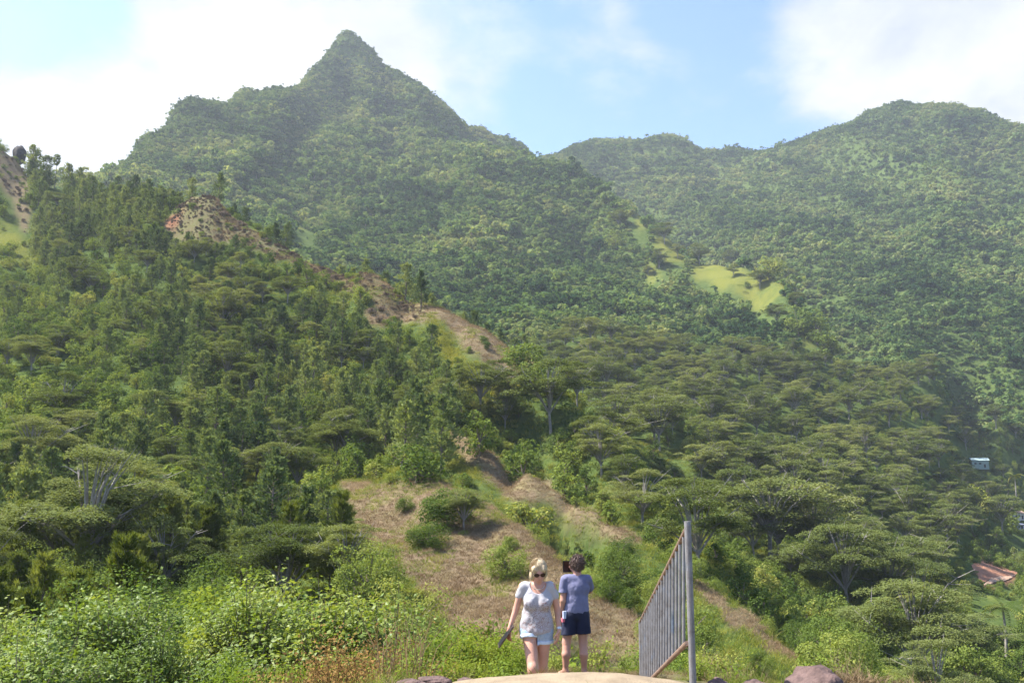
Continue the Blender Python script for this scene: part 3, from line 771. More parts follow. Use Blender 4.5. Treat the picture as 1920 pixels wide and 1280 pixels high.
# ------------------------------------------------------------------ far forest on the mountains
def points_object(name, pts, rot, scl, idx, meshes, label):
    """one mass of plants: points that carry a copy of a plant each"""
    src = bpy.data.collections.new(name + "_plants")
    for k, mm in enumerate(meshes):
        src.objects.link(bpy.data.objects.new("%s_plant_%02d" % (name, k), mm))
    me = bpy.data.meshes.new(name); me.vertices.add(len(pts)); me.vertices.foreach_set('co', np.asarray(pts, np.float32).ravel())
    for nm, ty, dat, key in (('turn', 'FLOAT_VECTOR', rot, 'vector'), ('size', 'FLOAT_VECTOR', scl, 'vector'), ('pick', 'INT', idx, 'value')):
        a = me.attributes.new(nm, ty, 'POINT'); a.data.foreach_set(key, np.asarray(dat, np.int32 if ty == 'INT' else np.float32).ravel())
    o = link(name, me)
    ng = bpy.data.node_groups.new(name + " scatter", 'GeometryNodeTree')
    ng.interface.new_socket('Geometry', in_out='INPUT', socket_type='NodeSocketGeometry')
    ng.interface.new_socket('Geometry', in_out='OUTPUT', socket_type='NodeSocketGeometry')
    gi = ng.nodes.new('NodeGroupInput'); go = ng.nodes.new('NodeGroupOutput')
    ci = ng.nodes.new('GeometryNodeCollectionInfo'); ci.inputs['Collection'].default_value = src
    ci.inputs['Separate Children'].default_value = True; ci.inputs['Reset Children'].default_value = True
    ip = ng.nodes.new('GeometryNodeInstanceOnPoints'); ip.inputs['Pick Instance'].default_value = True
    def na(nm, ty):
        q = ng.nodes.new('GeometryNodeInputNamedAttribute'); q.data_type = ty; q.inputs['Name'].default_value = nm; return q.outputs['Attribute']
    er = ng.nodes.new('FunctionNodeEulerToRotation')
    ng.links.new(na('turn', 'FLOAT_VECTOR'), er.inputs[0])
    ng.links.new(gi.outputs[0], ip.inputs['Points']); ng.links.new(ci.outputs[0], ip.inputs['Instance'])
    ng.links.new(na('pick', 'INT'), ip.inputs['Instance Index']); ng.links.new(er.outputs[0], ip.inputs['Rotation']); ng.links.new(na('size', 'FLOAT_VECTOR'), ip.inputs['Scale'])
    ng.links.new(ip.outputs[0], go.inputs[0])
    md = o.modifiers.new("scatter", 'NODES'); md.node_group = ng
    return tag(o, label, None, None, 'stuff')

def far_forest():
    X, Y, Sx = [], [], []
    for y0, y1, st in ((430, 700, 4.6), (700, 1000, 5.3), (1000, 1400, 6.3), (1400, 1960, 7.6), (840, 1960, -4.4)):
        edge = st < 0; st = abs(st)
        x, y = jitter_grid(-1150, 1300, y0, y1, st)
        k = np.abs(x) < (y + 60) * .66; x, y = x[k], y[k]
        if edge:                      # dense low scrub along the windy crests
            ds = np.full(len(x), 1e9)
            for q in SKY: ds = np.minimum(ds, (x - q[0]) ** 2 + (y - q[1]) ** 2)
            k = ds < 150 ** 2; x, y = x[k], y[k]
        z = ground(x, y); ok, px, py = in_view(x, y, z + 4, 60); x, y, z = x[ok], y[ok], z[ok]
        dry, bright, soil = cover(x, y, z, 5)
        px, py = project(np.stack([x, y, z], -1))
        clear = np.zeros(len(x), bool)
        for d0, d1, poly in KEEP_CLEAR: clear |= in_poly(px, py, poly) & (y > d0) & (y < d1)
        used = np.zeros(len(x), bool)
        for (d0, d1), poly, sh in ZONES: used |= in_poly(px, py - 8, poly) & (y > d0) & (y < min(d1, 636)) & (x < 416) & (x > -326)
        hid = np.zeros(len(x), bool)
        for hh in (4, 9):
            qx, qy = project(np.stack([x, y, z + hh], -1))
            for d0, d1, poly in BRIGHT + HIDE: hid |= in_poly(qx, qy, poly) & (y < d1)
        bright &= rng.random(len(x)) > .07
        k = ~(dry | bright | soil | clear | used | (hid & (rng.random(len(x)) < .95))); x, y, z = x[k], y[k], z[k]
        k = visible(x, y, z + 9) & ((fbm(x / 38 + 5, y / 38, 4) < .66) | (rng.random(len(x)) < .5)); x, y = x[k], y[k]
        X.append(x); Y.append(y); Sx.append(np.full(len(x), st / 5.6))
    X, Y, Sx = map(np.concatenate, (X, Y, Sx)); Z = ground(X, Y)
    k = len(X); s = Sx * np.exp(rng.normal(size=k) * .42) * (.75 + .6 * fbm(X / 60, Y / 60, 3))
    ds = np.full(k, 1e9)
    for q in SKY: ds = np.minimum(ds, (X - q[0]) ** 2 + (Y - q[1]) ** 2)
    s *= (1 - .2 * smooth(1250, 1450, Y)) * (.70 + .30 * smooth(15, 90, np.sqrt(ds)))
    s = np.where(ds < 90 ** 2, np.minimum(s, 1.25), np.minimum(s, 3.0))
    scl = np.stack([s * rng.uniform(.85, 1.2, k), s * rng.uniform(.85, 1.2, k), s * rng.uniform(.75, 1.25, k)], 1)
    rot = np.stack([rng.normal(size=k) * .12, rng.normal(size=k) * .12, rng.uniform(0, 6.28, k)], 1)
    points_object("distant_forest", np.stack([X, Y, Z - .6 * s], 1), rot, scl, rng.integers(0, 8, k), [q[2] for q in MODEL['far']], "dense green forest covering the far mountain slopes")
    return k
n_far = far_forest()

# ------------------------------------------------------------------ individual trees, and the rest of each kind as a mass
ARR = {}
for kind, x, y, s in PL:
    if kind == 'albizia' and y < 200: kind = 'near_albizia'
    if y < 118: kind = {'broadleaf': 'near_broad', 'bush': 'near_bush'}.get(kind, kind)
    ARR.setdefault(kind, []).append((x, y, s))
INFO = {
 'pine': ('pine_tree', 'pine', 'pines on the hillside'), 'near_pine': ('pine_tree', 'pine', 'near pines with fresh needles'),
 'albizia': ('albizia_tree', 'tree', 'flat-topped albizia trees'), 'near_albizia': ('albizia_tree', 'tree', 'large near albizia trees'),
 'near_broad': ('broadleaf_tree', 'tree', 'rounded broadleaf trees'), 'near_bush': ('bush', 'bush', 'low green bushes'), 'broadleaf': ('broadleaf_tree', 'tree', 'rounded broadleaf trees'), 'bush': ('bush', 'bush', 'low green bushes'),
 'shrub': ('leafy_shrub', 'shrub', 'bright leafy shrubs'), 'lime': ('lime_shrub', 'shrub', 'lime green shrubs')}
LAND = [('the bare brown knoll', 370, 385, 330), ('the skyline boulder', 38, 290, 430), ('the lone tall skyline pine', 108, 320, 428), ('the brown grass strip of the hilltop', 25, 380, 380),
        ('the brown bracken crest', 660, 530, 295), ('the upper dry grass slope', 920, 650, 235), ('the lime green grass streak', 850, 660, 225), ('the star-shaped palms', 140, 610, 235),
        ('the grey leafless shrub', 190, 850, 106), ('the big layered albizia', 170, 930, 92), ('the wide albizia above the shrubs', 540, 980, 84), ('the broad brown grass face', 760, 1000, 105),
        ('the narrow dry grass spur', 1000, 905, 142), ('the steep dry spur end', 1400, 1165, 97), ('the light green vine patch', 1310, 985, 146), ('the metal railing', 1250, 1120, 8),
        ('the yellow-green grass patches', 1380, 520, 800), ('the small yellow clearing', 1515, 640, 640), ('the orange earth cut', 1860, 1080, 300), ('the white house', 1905, 965, 490),
        ('the green shed', 1836, 870, 676), ('the palm pair', 1762, 910, 422), ('the lone coconut palm', 1880, 1142, 172), ('the small yellowish palm head', 1713, 1122, 150), ('the withered plant', 525, 1235, 9), ('the two people', 1040, 1150, 11),
        ('the valley floor thickets', 1600, 1200, 120), ('the heart of the valley wood', 1500, 880, 260), ('the upper edge of the valley wood', 1350, 680, 450), ('the crown-shaded gully', 1090, 800, 210), ('the pine-clad hillside', 480, 650, 200)]
LOOK = {'pine': ('slim young pine', 'dark shaggy pine', 'tall dark pine'), 'near_pine': ('small olive tufted pine', 'olive tufted pine', 'tall olive tufted pine'),
        'albizia': ('small flat-topped albizia', 'flat-topped albizia', 'broad flat-topped albizia'), 'near_albizia': ('layered pale-limbed albizia', 'wide layered albizia', 'widest layered albizia'),
        'near_broad': ('small fine-leaved tree', 'fine-leaved rounded tree', 'large fine-leaved tree'), 'near_bush': ('tiny fine-leaved bush', 'fine-leaved bush', 'wide fine-leaved bush'), 'broadleaf': ('small rounded leafy tree', 'rounded leafy tree', 'large rounded leafy tree'), 'bush': ('tiny green bush', 'low green bush', 'wide green bush'),
        'shrub': ('small bright glossy-leaved shrub', 'bright glossy-leaved shrub', 'big bright glossy-leaved shrub'), 'lime': ('tiny lime green shrub', 'lime green feathery shrub', 'wide lime green shrub')}
def where(kind, px, py, y, rank):
    """names a plant by its size and by the landmark it grows closest to"""
    d = [math.hypot(px - a, (py - b) * 1.2) + 260 * abs(math.log(y / D)) for nm, a, b, D in LAND]
    k = int(np.argmin(d)); nm, a, b, D = LAND[k]
    near = 'close to' if d[k] < 60 else ('not far from' if d[k] < 130 else 'well away from')
    rel = 'uphill of' if py < b - 25 else ('downhill of' if py > b + 25 else 'level with')
    return '%s %s and %s %s' % (LOOK[kind][0 if rank < .33 else (1 if rank < .72 else 2)], near.replace('well away from', 'some way off'), rel, nm) if near != 'close to' else '%s close beside and %s %s' % (LOOK[kind][0 if rank < .33 else (1 if rank < .72 else 2)], rel, nm)
LIMIT = {'pine': 270, 'near_pine': 25, 'albizia': 200, 'near_albizia': 90, 'near_broad': 80, 'near_bush': 110, 'broadleaf': 215, 'bush': 150, 'shrub': 220, 'lime': 70}
counts = {}
for kind, lst in ARR.items():
    a = np.array(lst); x, y, s = a.T; z = ground(x, y)
    top = z + HT[kind] * s
    px, py = project(np.stack([x, y, top - HT[kind] * s * .35], -1))
    vis = visible(x, y, top) & (px > -90) & (px < 2010) & (py > -50) & (py < 1400)
    x, y, s, z, px, py = x[vis], y[vis], s[vis], z[vis], px[vis], py[vis]
    inframe = (px > -10) & (px < 1930) & (py < 1285)
    size = s * WD[kind] / y * inframe
    order = np.argsort(-size); lim = LIMIT.get(kind, 0)
    single = order[:lim]; single = single[inframe[single]]; mass = np.setdiff1d(np.arange(len(x)), single)
    V_ = MODEL[kind]; counts[kind] = (len(single), len(mass))
    for i in single:
        nm, cat, grp = INFO[kind]; t_, c_, j_ = V_[int(rng.integers(0, len(V_)))]
        r = bpy.data.objects.new(nm, None); COL.objects.link(r)
        r.empty_display_size = .3
        r.location = (x[i], y[i], z[i] - .15); sc = s[i]
        r.scale = (sc * rng.uniform(.9, 1.12), sc * rng.uniform(.9, 1.12), sc * rng.uniform(.88, 1.12))
        r.rotation_euler = (rng.normal() * .03, rng.normal() * .03, rng.uniform(0, 6.28))
        lab = where(kind, px[i], py[i], y[i], float((s < s[i]).mean())).replace('not far from and', 'growing'); lab = lab.replace('some way off and', 'standing off'); tag(r, lab, cat, grp)
        link('trunk', t_, r); link('crown', c_, r)
    if len(mass):
        k = len(mass); sm = s[mass][:, None]
        points_object({'pine': 'pine_wood', 'near_pine': 'young_pine_wood', 'albizia': 'albizia_wood', 'near_albizia': 'albizia_grove', 'near_broad': 'thicket', 'near_bush': 'low_undergrowth', 'broadleaf': 'hillside_undergrowth', 'bush': 'bush_undergrowth', 'shrub': 'shrub_undergrowth', 'lime': 'lime_undergrowth', 'bracken': 'dead_bracken'}[kind],
            np.stack([x[mass], y[mass], z[mass] - .15], 1), np.stack([np.zeros(k), np.zeros(k), rng.uniform(0, 6.28, k)], 1), sm * rng.uniform(.88, 1.14, (k, 3)),
            rng.integers(0, len(V_), k), [q[2] for q in V_], {'bracken': 'brown dead bracken on the crest of the hill'}.get(kind, 'unbroken mass of smaller ' + INFO.get(kind, ('', '', 'plants'))[2]))
print("PLANTS", counts, n_far)
# ------------------------------------------------------------------ foreground path, rocks, railing
M_sand = plain_mat('pale sandy earth', (.18,.137,.088), (.29,.228,.148), 5.0, .95, .5, 60)
M_rock = plain_mat('red brown lava rock', (.06,.038,.033), (.165,.108,.093), 9.0, .9, .9, 30)
M_rockd = plain_mat('dark basalt', (.02,.018,.018), (.06,.052,.05), .6, .9, .6, 2)
def path_sheet():
    mb = MB(); ny, nx = 60, 30; v = []
    for i in range(ny):
        y = -2 + 11.6 * i / (ny - 1)
        for j in range(nx):
            u = j / (nx - 1)
            wob = .10 * (fbm(np.array([y * 1.3]), np.array([3.0 if u < .5 else 9.0]), 3)[0] - .5) * 2
            x = (-.62 + wob) * (1 - u) + (1.32 + wob) * u - (.12 * max(0, y - 6))*(u < .5) * 0
            edge = min(u, 1 - u)
            z = ground1(x, y) + .028 * min(1, edge * 10) - .012 + .018 * (fbm(np.array([x * 4.]), np.array([y * 4.]), 3)[0] - .5)
            v.append((x, y, z))
    f = [[i*nx+j, i*nx+j+1, (i+1)*nx+j+1, (i+1)*nx+j] for i in range(ny-1) for j in range(nx-1)]
    mb.add(v, f); return mb.mesh('path', M_sand, True)
tag(link('path', path_sheet()), 'pale sandy path running over the crest', None, None, 'structure')

from mathutils import noise as mnoise
import bmesh
def rock_mesh(name, size, mat, sub=4, rough=.22, freq=2.2, seed=0, crack=.05):
    bm = bmesh.new(); bmesh.ops.create_icosphere(bm, subdivisions=sub, radius=1)
    for v in bm.verts:
        p = v.co.copy(); q = p * freq + Vector((seed * 7.1, seed * 3.3, seed))
        d = 1 + rough * mnoise.noise(q * .6) * 1.4 + rough * .5 * mnoise.noise(q * 1.7) - crack * (1 - abs(mnoise.noise(q * 2.3))) ** 6 + .03 * mnoise.noise(q * 6)
        v.co = Vector((p.x * size[0] * d, p.y * size[1] * d, p.z * size[2] * d))
    me = bpy.data.meshes.new(name); bm.to_mesh(me); bm.free(); me.materials.append(mat)
    me.polygons.foreach_set('use_smooth', [True] * len(me.polygons)); return me
def rock(px, pytop, D, size, label, name='rock', mat=None, seed=0, group=None, sink=.45, z=None):
    x, zt = ray(px, pytop); o = link(name, rock_mesh(name, size, mat or M_rock, 4, .2, 2.4, seed))
    o.location = (x * D, D, zt * D - size[2] * .92); tag(o, label, 'rock', group); return o
rock(1532, 1253, 6.0, (.235, .2, .17), 'large rounded red-brown lava boulder with cracked top beside the path', 'boulder', seed=1)
rock(1345, 1272, 5.7, (.07, .06, .05), 'small flat-topped red-brown rock between railing post and boulder', seed=2)
rock(1415, 1274, 5.8, (.085, .06, .05), 'low red-brown rock half buried next to the boulder', seed=3)
rock(815, 1268, 6.4, (.12, .07, .035), 'pinkish broken rock at the weedy edge of the path', seed=4)
rock(770, 1274, 6.2, (.10, .07, .03), 'crumbly pinkish stone beside the broken rock and weeds', seed=5)
rock(873, 1270, 6.5, (.06, .05, .02), 'small stone bedded in the pale path edge', seed=6)
rock(38, 275, 431, (3.1, 3.0, 5.0), 'dark round boulder perched on the skyline hilltop', 'boulder', M_rockd, 7)

M_pipe, t = new_mat('weathered painted steel')
tc = N(t, 'ShaderNodeTexCoord'); g2 = N(t, 'ShaderNodeNewGeometry')
n1 = N(t, 'ShaderNodeTexNoise', Scale=14.0, Detail=6.0, Roughness=.7); t.links.new(tc.outputs['Object'], n1.inputs['Vector'])
n2 = N(t, 'ShaderNodeTexNoise', Scale=4.0, Detail=4.0); t.links.new(tc.outputs['Object'], n2.inputs['Vector'])
cA = ramp(t, n1.outputs['Fac'], [(.28, (.075,.058,.048)), (.42, (.155,.143,.135)), (.6, (.205,.198,.196)), (.8, (.245,.242,.245))])
cB = ramp(t, n2.outputs['Fac'], [(.60, (1, 1, 1)), (.68, (.62, .80, 1.05))])
mm = N(t, 'ShaderNodeMix', data_type='RGBA', blend_type='MULTIPLY'); mm.inputs['Factor'].default_value = 1
t.links.new(cA, mm.inputs['A']); t.links.new(cB, mm.inputs['B'])
pb = N(t, 'ShaderNodeBsdfPrincipled', Roughness=.55, Metallic=.15); t.links.new(mm.outputs['Result'], pb.inputs['Base Color'])
o_ = N(t, 'ShaderNodeOutputMaterial'); t.links.new(pb.outputs[0], o_.inputs['Surface'])
M_rust2 = plain_mat('rusted steel', (.13,.075,.05), (.25,.17,.125), 18, .8, .3, 60)
def railing():
    A = np.array(unproject(1288, 990, 5.7)); B = np.array(unproject(1200, 1166, 9.8))
    C = np.array(unproject(1288, 1205, 5.7)); D_ = C + (B - A)
    r = bpy.data.objects.new('railing', None); COL.objects.link(r); r.location = (A[0], A[1], ground1(A[0], A[1])); L = np.array(r.location)
    tag(r, 'tall weathered grey steel railing with rusty top rail running down beside the path', 'railing')
    def part(nm, pts, rad, mat, seg=10):
        mb = MB(); mb.tube([np.array(p) - L for p in pts], rad, seg); return link(nm, mb.mesh(nm, mat, False), r)
    top = unproject(1289, 977, 5.7); foot = (A[0] + .012, A[1], ground1(A[0], A[1]) - .12)
    part('post', [foot, top], [.0215, .0215], M_pipe, 14)
    fb = (B[0], B[1], ground1(B[0], B[1]) - .1); part('post', [fb, B + [0, 0, .02]], [.017, .017], M_pipe, 10)
    part('top_rail', [A, B], [.016, .016], M_rust2); part('bottom_rail', [C, D_], [.016, .016], M_rust2)
    n = 19
    for i in range(n):
        u = (i + .8) / (n + .3); p = A * (1 - u) + B * u; q = C * (1 - u) + D_ * u
        part('bar', [q, p], [.011, .011], M_pipe, 8)
railing()

# ------------------------------------------------------------------ grass and weeds of the foreground
def blades(n, h, spread, w, lean=.35, mat=None):
    c = MB(); o = rng.normal(size=(n, 3)) * [spread, spread, 0]; d = np.array([0, 0, 1.0]) + rng.normal(size=(n, 3)) * [lean, lean, 0]
    L = rng.uniform(.5, 1, (n, 1)) * h; s = unit(np.cross(d, rng.normal(size=(n, 3)))) * w
    mid = o + d * L * .55; tip = o + d * L + rng.normal(size=(n, 3)) * [lean * h * .5, lean * h * .5, 0] - [0, 0, .08 * h]
    c.quads(np.stack([o - s, o + s, mid + s * .8, mid - s * .8], 1)); c.quads(np.stack([mid - s * .8, mid + s * .8, tip + s * .1, tip - s * .1], 1)); return c
def weed(h, n, leaf, stems=5):
    c, t = MB(), MB()
    for k in range(stems):
        d = np.array([rng.normal() * .3, rng.normal() * .3, 1]); e = d * h * rng.uniform(.6, 1)
        t.tube([(rng.normal() * .05, rng.normal() * .05, -.03), e * .5 + rng.normal(size=3) * .03, e], [.006, .004, .002], 3, cap=False)
        u = rng.uniform(.25, 1.05, n)[:, None]; P = e * u + rng.normal(size=(n, 3)) * .07
        c.quads(leaf_quads(P, np.array([0, -.2, 1]) + rng.normal(size=(n, 3)) * .6, rng.uniform(.6, 1.3, n) * leaf, .6))
    return c, t
def twiggy(levels, L, r, spread=.6, mb=None, p=None, d=None):
    top = mb is None
    if top: mb, p, d = MB(), np.zeros(3), np.array([0, 0, 1.0])
    q = p + d * L; mid = (p + q) / 2 + rng.normal(size=3) * L * .06
    mb.tube([p, mid, q], [r, r * .8, r * .6], 4, cap=False)
    if levels:
        for k in range(int(rng.integers(2, 4))):
            nd = unit(d + rng.normal(size=3) * spread + [0, 0, .15]); twiggy(levels - 1, L * rng.uniform(.6, .85), r * .62, spread, mb, q, nd)
    return mb
M_gr2 = leaf_mat('weed leaves', [(.1, (.10,.15,.028)), (.5, (.17,.23,.045)), (.9, (.30,.31,.08))], .4, patch=.5)
wg = [blades(46, .16, .07, .004).mesh('grass_tuft', M_gblade), blades(40, .22, .09, .004, .5).mesh('grass_tuft_b', M_gblade), blades(40, .18, .09, .004, .6).mesh('straw_tuft', M_straw)]
ww = []
for k in range(3):
    c, t_ = weed(.55, 60, .055); ww.append(joined('leafy_weed', [(t_, M_bark), (c, M_gr2)]))
for k in range(2):
    c, t_ = weed(.6, 34, .03, 9); ww.append(joined('rusty_weed', [(t_, M_rust), (c, M_rust)]))
ww.append(blades(70, .7, .10, .0035, .22).mesh('tall_straw', M_straw))
for k in range(2):
    c, t_ = weed(.42, 260, .028, 8); ww.append(joined('feathery_weed', [(t_, M_bark), (c, M_lime)]))
def scatter(name, n, fn, meshes, label):
    P, Rr, Sc, Ix = [], [], [], []
    while len(P) < n:
        res = fn()
        if res is None: continue
        x, y, s, i = res; P.append((x, y, ground1(x, y) - .01)); Rr.append((rng.normal() * .08, rng.normal() * .08, rng.uniform(0, 6.28))); Sc.append((s, s, s * rng.uniform(.85, 1.2))); Ix.append(i)
    points_object(name, P, Rr, Sc, Ix, meshes, label)
def off_path(x, y, m=.08): return not (-.66 - m < x < 1.36 + m and y < 9.6)
def f_grass():
    y = rng.uniform(4.2, 19); x = rng.uniform(-.62, .62) * (y + 1.5)
    if not off_path(x, y, .0) and rng.random() > .012: return None
    g = fbm(np.array([x * .8]), np.array([y * .8]), 3)[0]
    return x, y, rng.uniform(.35, .95) * (.7 if 1.2 < x < 3 else 1), (2 if g > .53 or rng.random() < .18 else int(rng.integers(0, 2)))
scatter('grass', 7500, f_grass, wg, 'short green and straw grass around the path')
def f_weed():
    y = rng.uniform(6.8, 21); x = rng.uniform(-.62, .62) * (y + 1)
    if not off_path(x, y, .15): return None
    px = CX + F * x / y
    g = fbm(np.array([x * .5 + 9]), np.array([y * .5]), 3)[0]
    if px < 960:
        if abs(x - .27) < .6 and y < 10.3: return None
        r = rng.random(); pr = .5 if 480 < px < 800 else .12
        i = int(rng.integers(3, 5)) if r < pr * (1.5 if g > .5 else .7) else (5 if r < pr + .08 else (int(rng.integers(6, 8)) if r < .75 else int(rng.integers(0, 3))))
        return x, y, rng.uniform(.5, 1.1) * (1.0 if y < 12 else 1.35), i
    if px < 1290:
        if y < 14.4: return None
        if rng.random() < .6: return None
        return x, y, rng.uniform(.45, 1.0), (5 if rng.random() < .22 else int(rng.integers(0, 3)))
    if rng.random() < .45: return None
    if y < 8.5 and px < 1460: return None
    return x, y, rng.uniform(.35, .8) * (.8 if y < 9 else 1.2), [0, 1, 2, 5, 6, 5][int(rng.integers(0, 6))]
scatter('weeds', 1700, f_weed, ww, 'tangled leafy and dry weeds bordering the path')
peb = [rock_mesh('pebble', (.014, .012, .009), M_rock, 2, .25, 2.2, 11), rock_mesh('pale_pebble', (.011, .012, .007), M_sand, 2, .25, 2.2, 12)]
def f_peb():
    y = rng.uniform(4, 7.4); x = rng.uniform(-1.1, 1.6); return x, y, rng.uniform(.4, 1.6) * (1.6 if x < -.4 else 1), int(rng.integers(0, 2))
scatter('gravel', 900, f_peb, peb, 'loose pebbles strewn over the sandy path')
# dry and green grass on the bare spurs
def spur_grass():
    x, y = jitter_grid(-135, 75, 48, 440, .55)
    k = (np.abs(x) < y * .35) & ((y < 300) | (x < -90)); x, y = x[k], y[k]; z = ground(x, y); dry, bright, soil = cover(x, y, z)
    k = ((dry | bright) & ((y < 160) | (rng.random(len(x)) < .4))) | (~dry & (y < 300) & (rng.random(len(x)) < np.where(y < 175, .45, .16))); bright = bright | ((~dry) & (rng.random(len(x)) < .25)); green = ~dry; x, y, z, bright, green = x[k], y[k], z[k], bright[k], green[k]
    k = visible(x, y, z + .5); x, y, z, bright, green = x[k], y[k], z[k], bright[k], green[k]
    n = len(x); big = blades(26, .42, .28, .014, .6)
    tall = blades(26, .5, .25, .016, .5)
    g = fbm(x / 6, y / 6, 3)
    i = np.where(bright, 2, np.where(green | (g > .56) & (rng.random(n) < .6), 1, 0))
    s = rng.uniform(.6, 1.3, (n, 1)) * np.ones((1, 3)) * np.where(green, np.where(y > 175, 2.0, 1.35), np.where(y > 200, 1.6, 1))[:, None]
    points_object('dry_grass', np.stack([x, y, z - .02], 1), np.stack([0*x, 0*x, rng.uniform(0, 6.28, n)], 1), s, i,
                  [big.mesh('dry_tuft', M_straw), tall.mesh('green_tuft', M_gblade), tall.mesh('yellow_tuft', M_ygrass)], 'dry grass covering the bare spurs and slopes')
    print('spur grass', n)
spur_grass()

# ------------------------------------------------------------------ single plants
def single(name, x, y, parts, label, cat, rot=0, sc=1.0, z=None):
    r = bpy.data.objects.new(name, None); COL.objects.link(r); r.location = (x, y, (ground1(x, y) if z is None else z) - .02); r.rotation_euler.z = rot; r.scale = (sc,) * 3
    tag(r, label, cat)
    for nm, me_ in parts: link(nm, me_, r)
    return r
M_twig = plain_mat('dry grey twigs', (.22,.18,.15), (.36,.31,.27), 3, .9)
x, z = ray(190, 880); D = 106
tw = MB()
for k in range(7):
    b = twiggy(4, 1.35, .045, .42); tw.v += [np.concatenate(b.v) @ np.array(Matrix.Rotation(rng.normal() * .35, 3, 'X') @ Matrix.Rotation(rng.normal() * .35, 3, 'Y')).T]; tw.f += [[q + tw.n for q in f] for f in b.f]; tw.m += b.m; tw.n += b.n
gshrub = single('leafless_shrub', x * D, D, [('branches', tw.mesh('branches', M_twig))], 'grey leafless shrub with fanned bare branches among green pines', 'shrub')
gshrub.location.z = max(gshrub.location.z, z * D - 1.0)
for px, D, hgt, lab in [(1500, 7.9, .17, 'thin upright bare-stemmed plant behind the boulder'), (1585, 7.6, .19, 'forked reddish dry stem with a few yellow leaves behind the boulder'), (1640, 8.4, .16, 'pale straw-coloured twiggy plant beyond the boulder')]:
    x = (px - CX) / F * D; b = twiggy(3, hgt, .006, .4); c = MB(); P = np.concatenate(b.v)[rng.integers(0, b.n, 26)]
    c.quads(leaf_quads(P, rdir(26, .5), .04, .7)); single('dry_plant', x, D, [('stem', b.mesh('stem', M_rust if 'reddish' in lab else M_twig)), ('leaves', c.mesh('leaves', M_gr2))], lab, 'plant')
wp = MB()
for k in range(7):
    a = rng.uniform(0, 6.28); d = np.array([math.cos(a), math.sin(a), 1.4]) * .16; s = np.array([-math.sin(a), math.cos(a), 0]) * .028
    p0 = np.array([0, 0, .18]); m_ = p0 + d * .7; e = p0 + d * [1.25, 1.25, .75]
    wp.quads(np.stack([p0 - s * .4, p0 + s * .4, m_ + s, m_ - s])); wp.quads(np.stack([m_ - s, m_ + s, e + s * .2, e - s * .2]))
st = MB(); st.tube([(0, 0, -.05), (.01, 0, .12), (0, 0, .22)], [.016, .013, .01], 5)
M_wither = plain_mat('withered leaf', (.20,.11,.075), (.40,.27,.20), 10, .9)
single('withered_plant', (525 - CX) / F * 9, 9.0, [('stem', st.mesh('stem', M_rust)), ('leaves', wp.mesh('leaves', M_wither))], 'withered plant with curled brown leaves standing in the green weeds', 'plant', sc=1.5)

# tall pine with a bare stem on the skyline
c, t_ = MB(), MB(); t_.tube([(0, 0, -2), (.1, 0, 8), (0, 0, 15.5)], [.2, .15, .06], 6)
for k in range(150):
    h_ = rng.uniform(10.4, 16.0); R = 1.6 * math.sin(max(.05, (16.2 - h_) / 5.9) ** .8 * math.pi * .95); a = rng.uniform(0, 6.28)
    p = np.array([math.cos(a) * R * rng.random() ** .5, math.sin(a) * R * rng.random() ** .5, h_]); dd = unit(np.array([math.cos(a), math.sin(a), 1.0]) + rng.normal(size=(6, 3)) * .4)
    w = unit(np.cross(dd, rng.normal(size=(6, 3)))) * .13; o = p + rng.normal(size=(6, 3)) * .15
    c.quads(np.stack([o, o + dd * .4 + w, o + dd * .8, o + dd * .4 - w], 1))
x, z = ray(107, 292)
single('tall_pine', x * 428, 428, [('trunk', t_.mesh('trunk', M_bark)), ('crown', c.mesh('crown', M_pine))], 'lone tall pine with bare stem and small top tuft against the sky', 'pine', z=z * 428 - 15.6)

# coconut palms
fr = [frond_mesh(2.8, d).mesh('frond', M_palm) for d in (.7, 1.0, 1.3)]
pt = MB(); pt.tube([(0, 0, -6), (.15, 0, -3), (.05, .1, 0)], [.2, .15, .12], 7); ptm = pt.mesh('palm_trunk', M_pale)
for px, py, D, sc, lab in [(1880, 1138, 172, 1.5, 'coconut palm with drooping fronds on the valley floor below the red earth cut'), (1713, 1118, 150, 1.1, 'small yellowish palm head poking out below the valley albizias'),
                          (1750, 914, 420, 1.9, 'dark palm of the pair growing below the green shed'), (1776, 908, 425, 1.9, 'pale yellow palm of the pair growing below the green shed'), (1902, 892, 480, 1.9, 'palm on the slope between the green shed and the white house'),
                          (163, 590, 252, 1.6, 'star-shaped palm on the pale green slope beside the dark pines'), (106, 652, 214, 1.4, 'bright star-shaped palm lower on the pale green slope'), (1650, 1124, 152, 1.0, 'slender palm half hidden by the valley albizias')]:
    x, z = ray(px, py)
    r = bpy.data.objects.new('coconut_palm', None); COL.objects.link(r); r.location = (x * D, D, max(z * D, ground1(x * D, D) + 2.5)); r.scale = (sc,) * 3
    tag(r, lab, 'palm', 'palms in the valley and on the slope'); link('trunk', ptm, r)
    for k in range(15):
        f_ = link('frond', fr[k % 3], r); f_.rotation_euler = (rng.normal() * .15, -rng.uniform(-.35, .55), k * 2.4); f_.location = (.05, .1, 0)

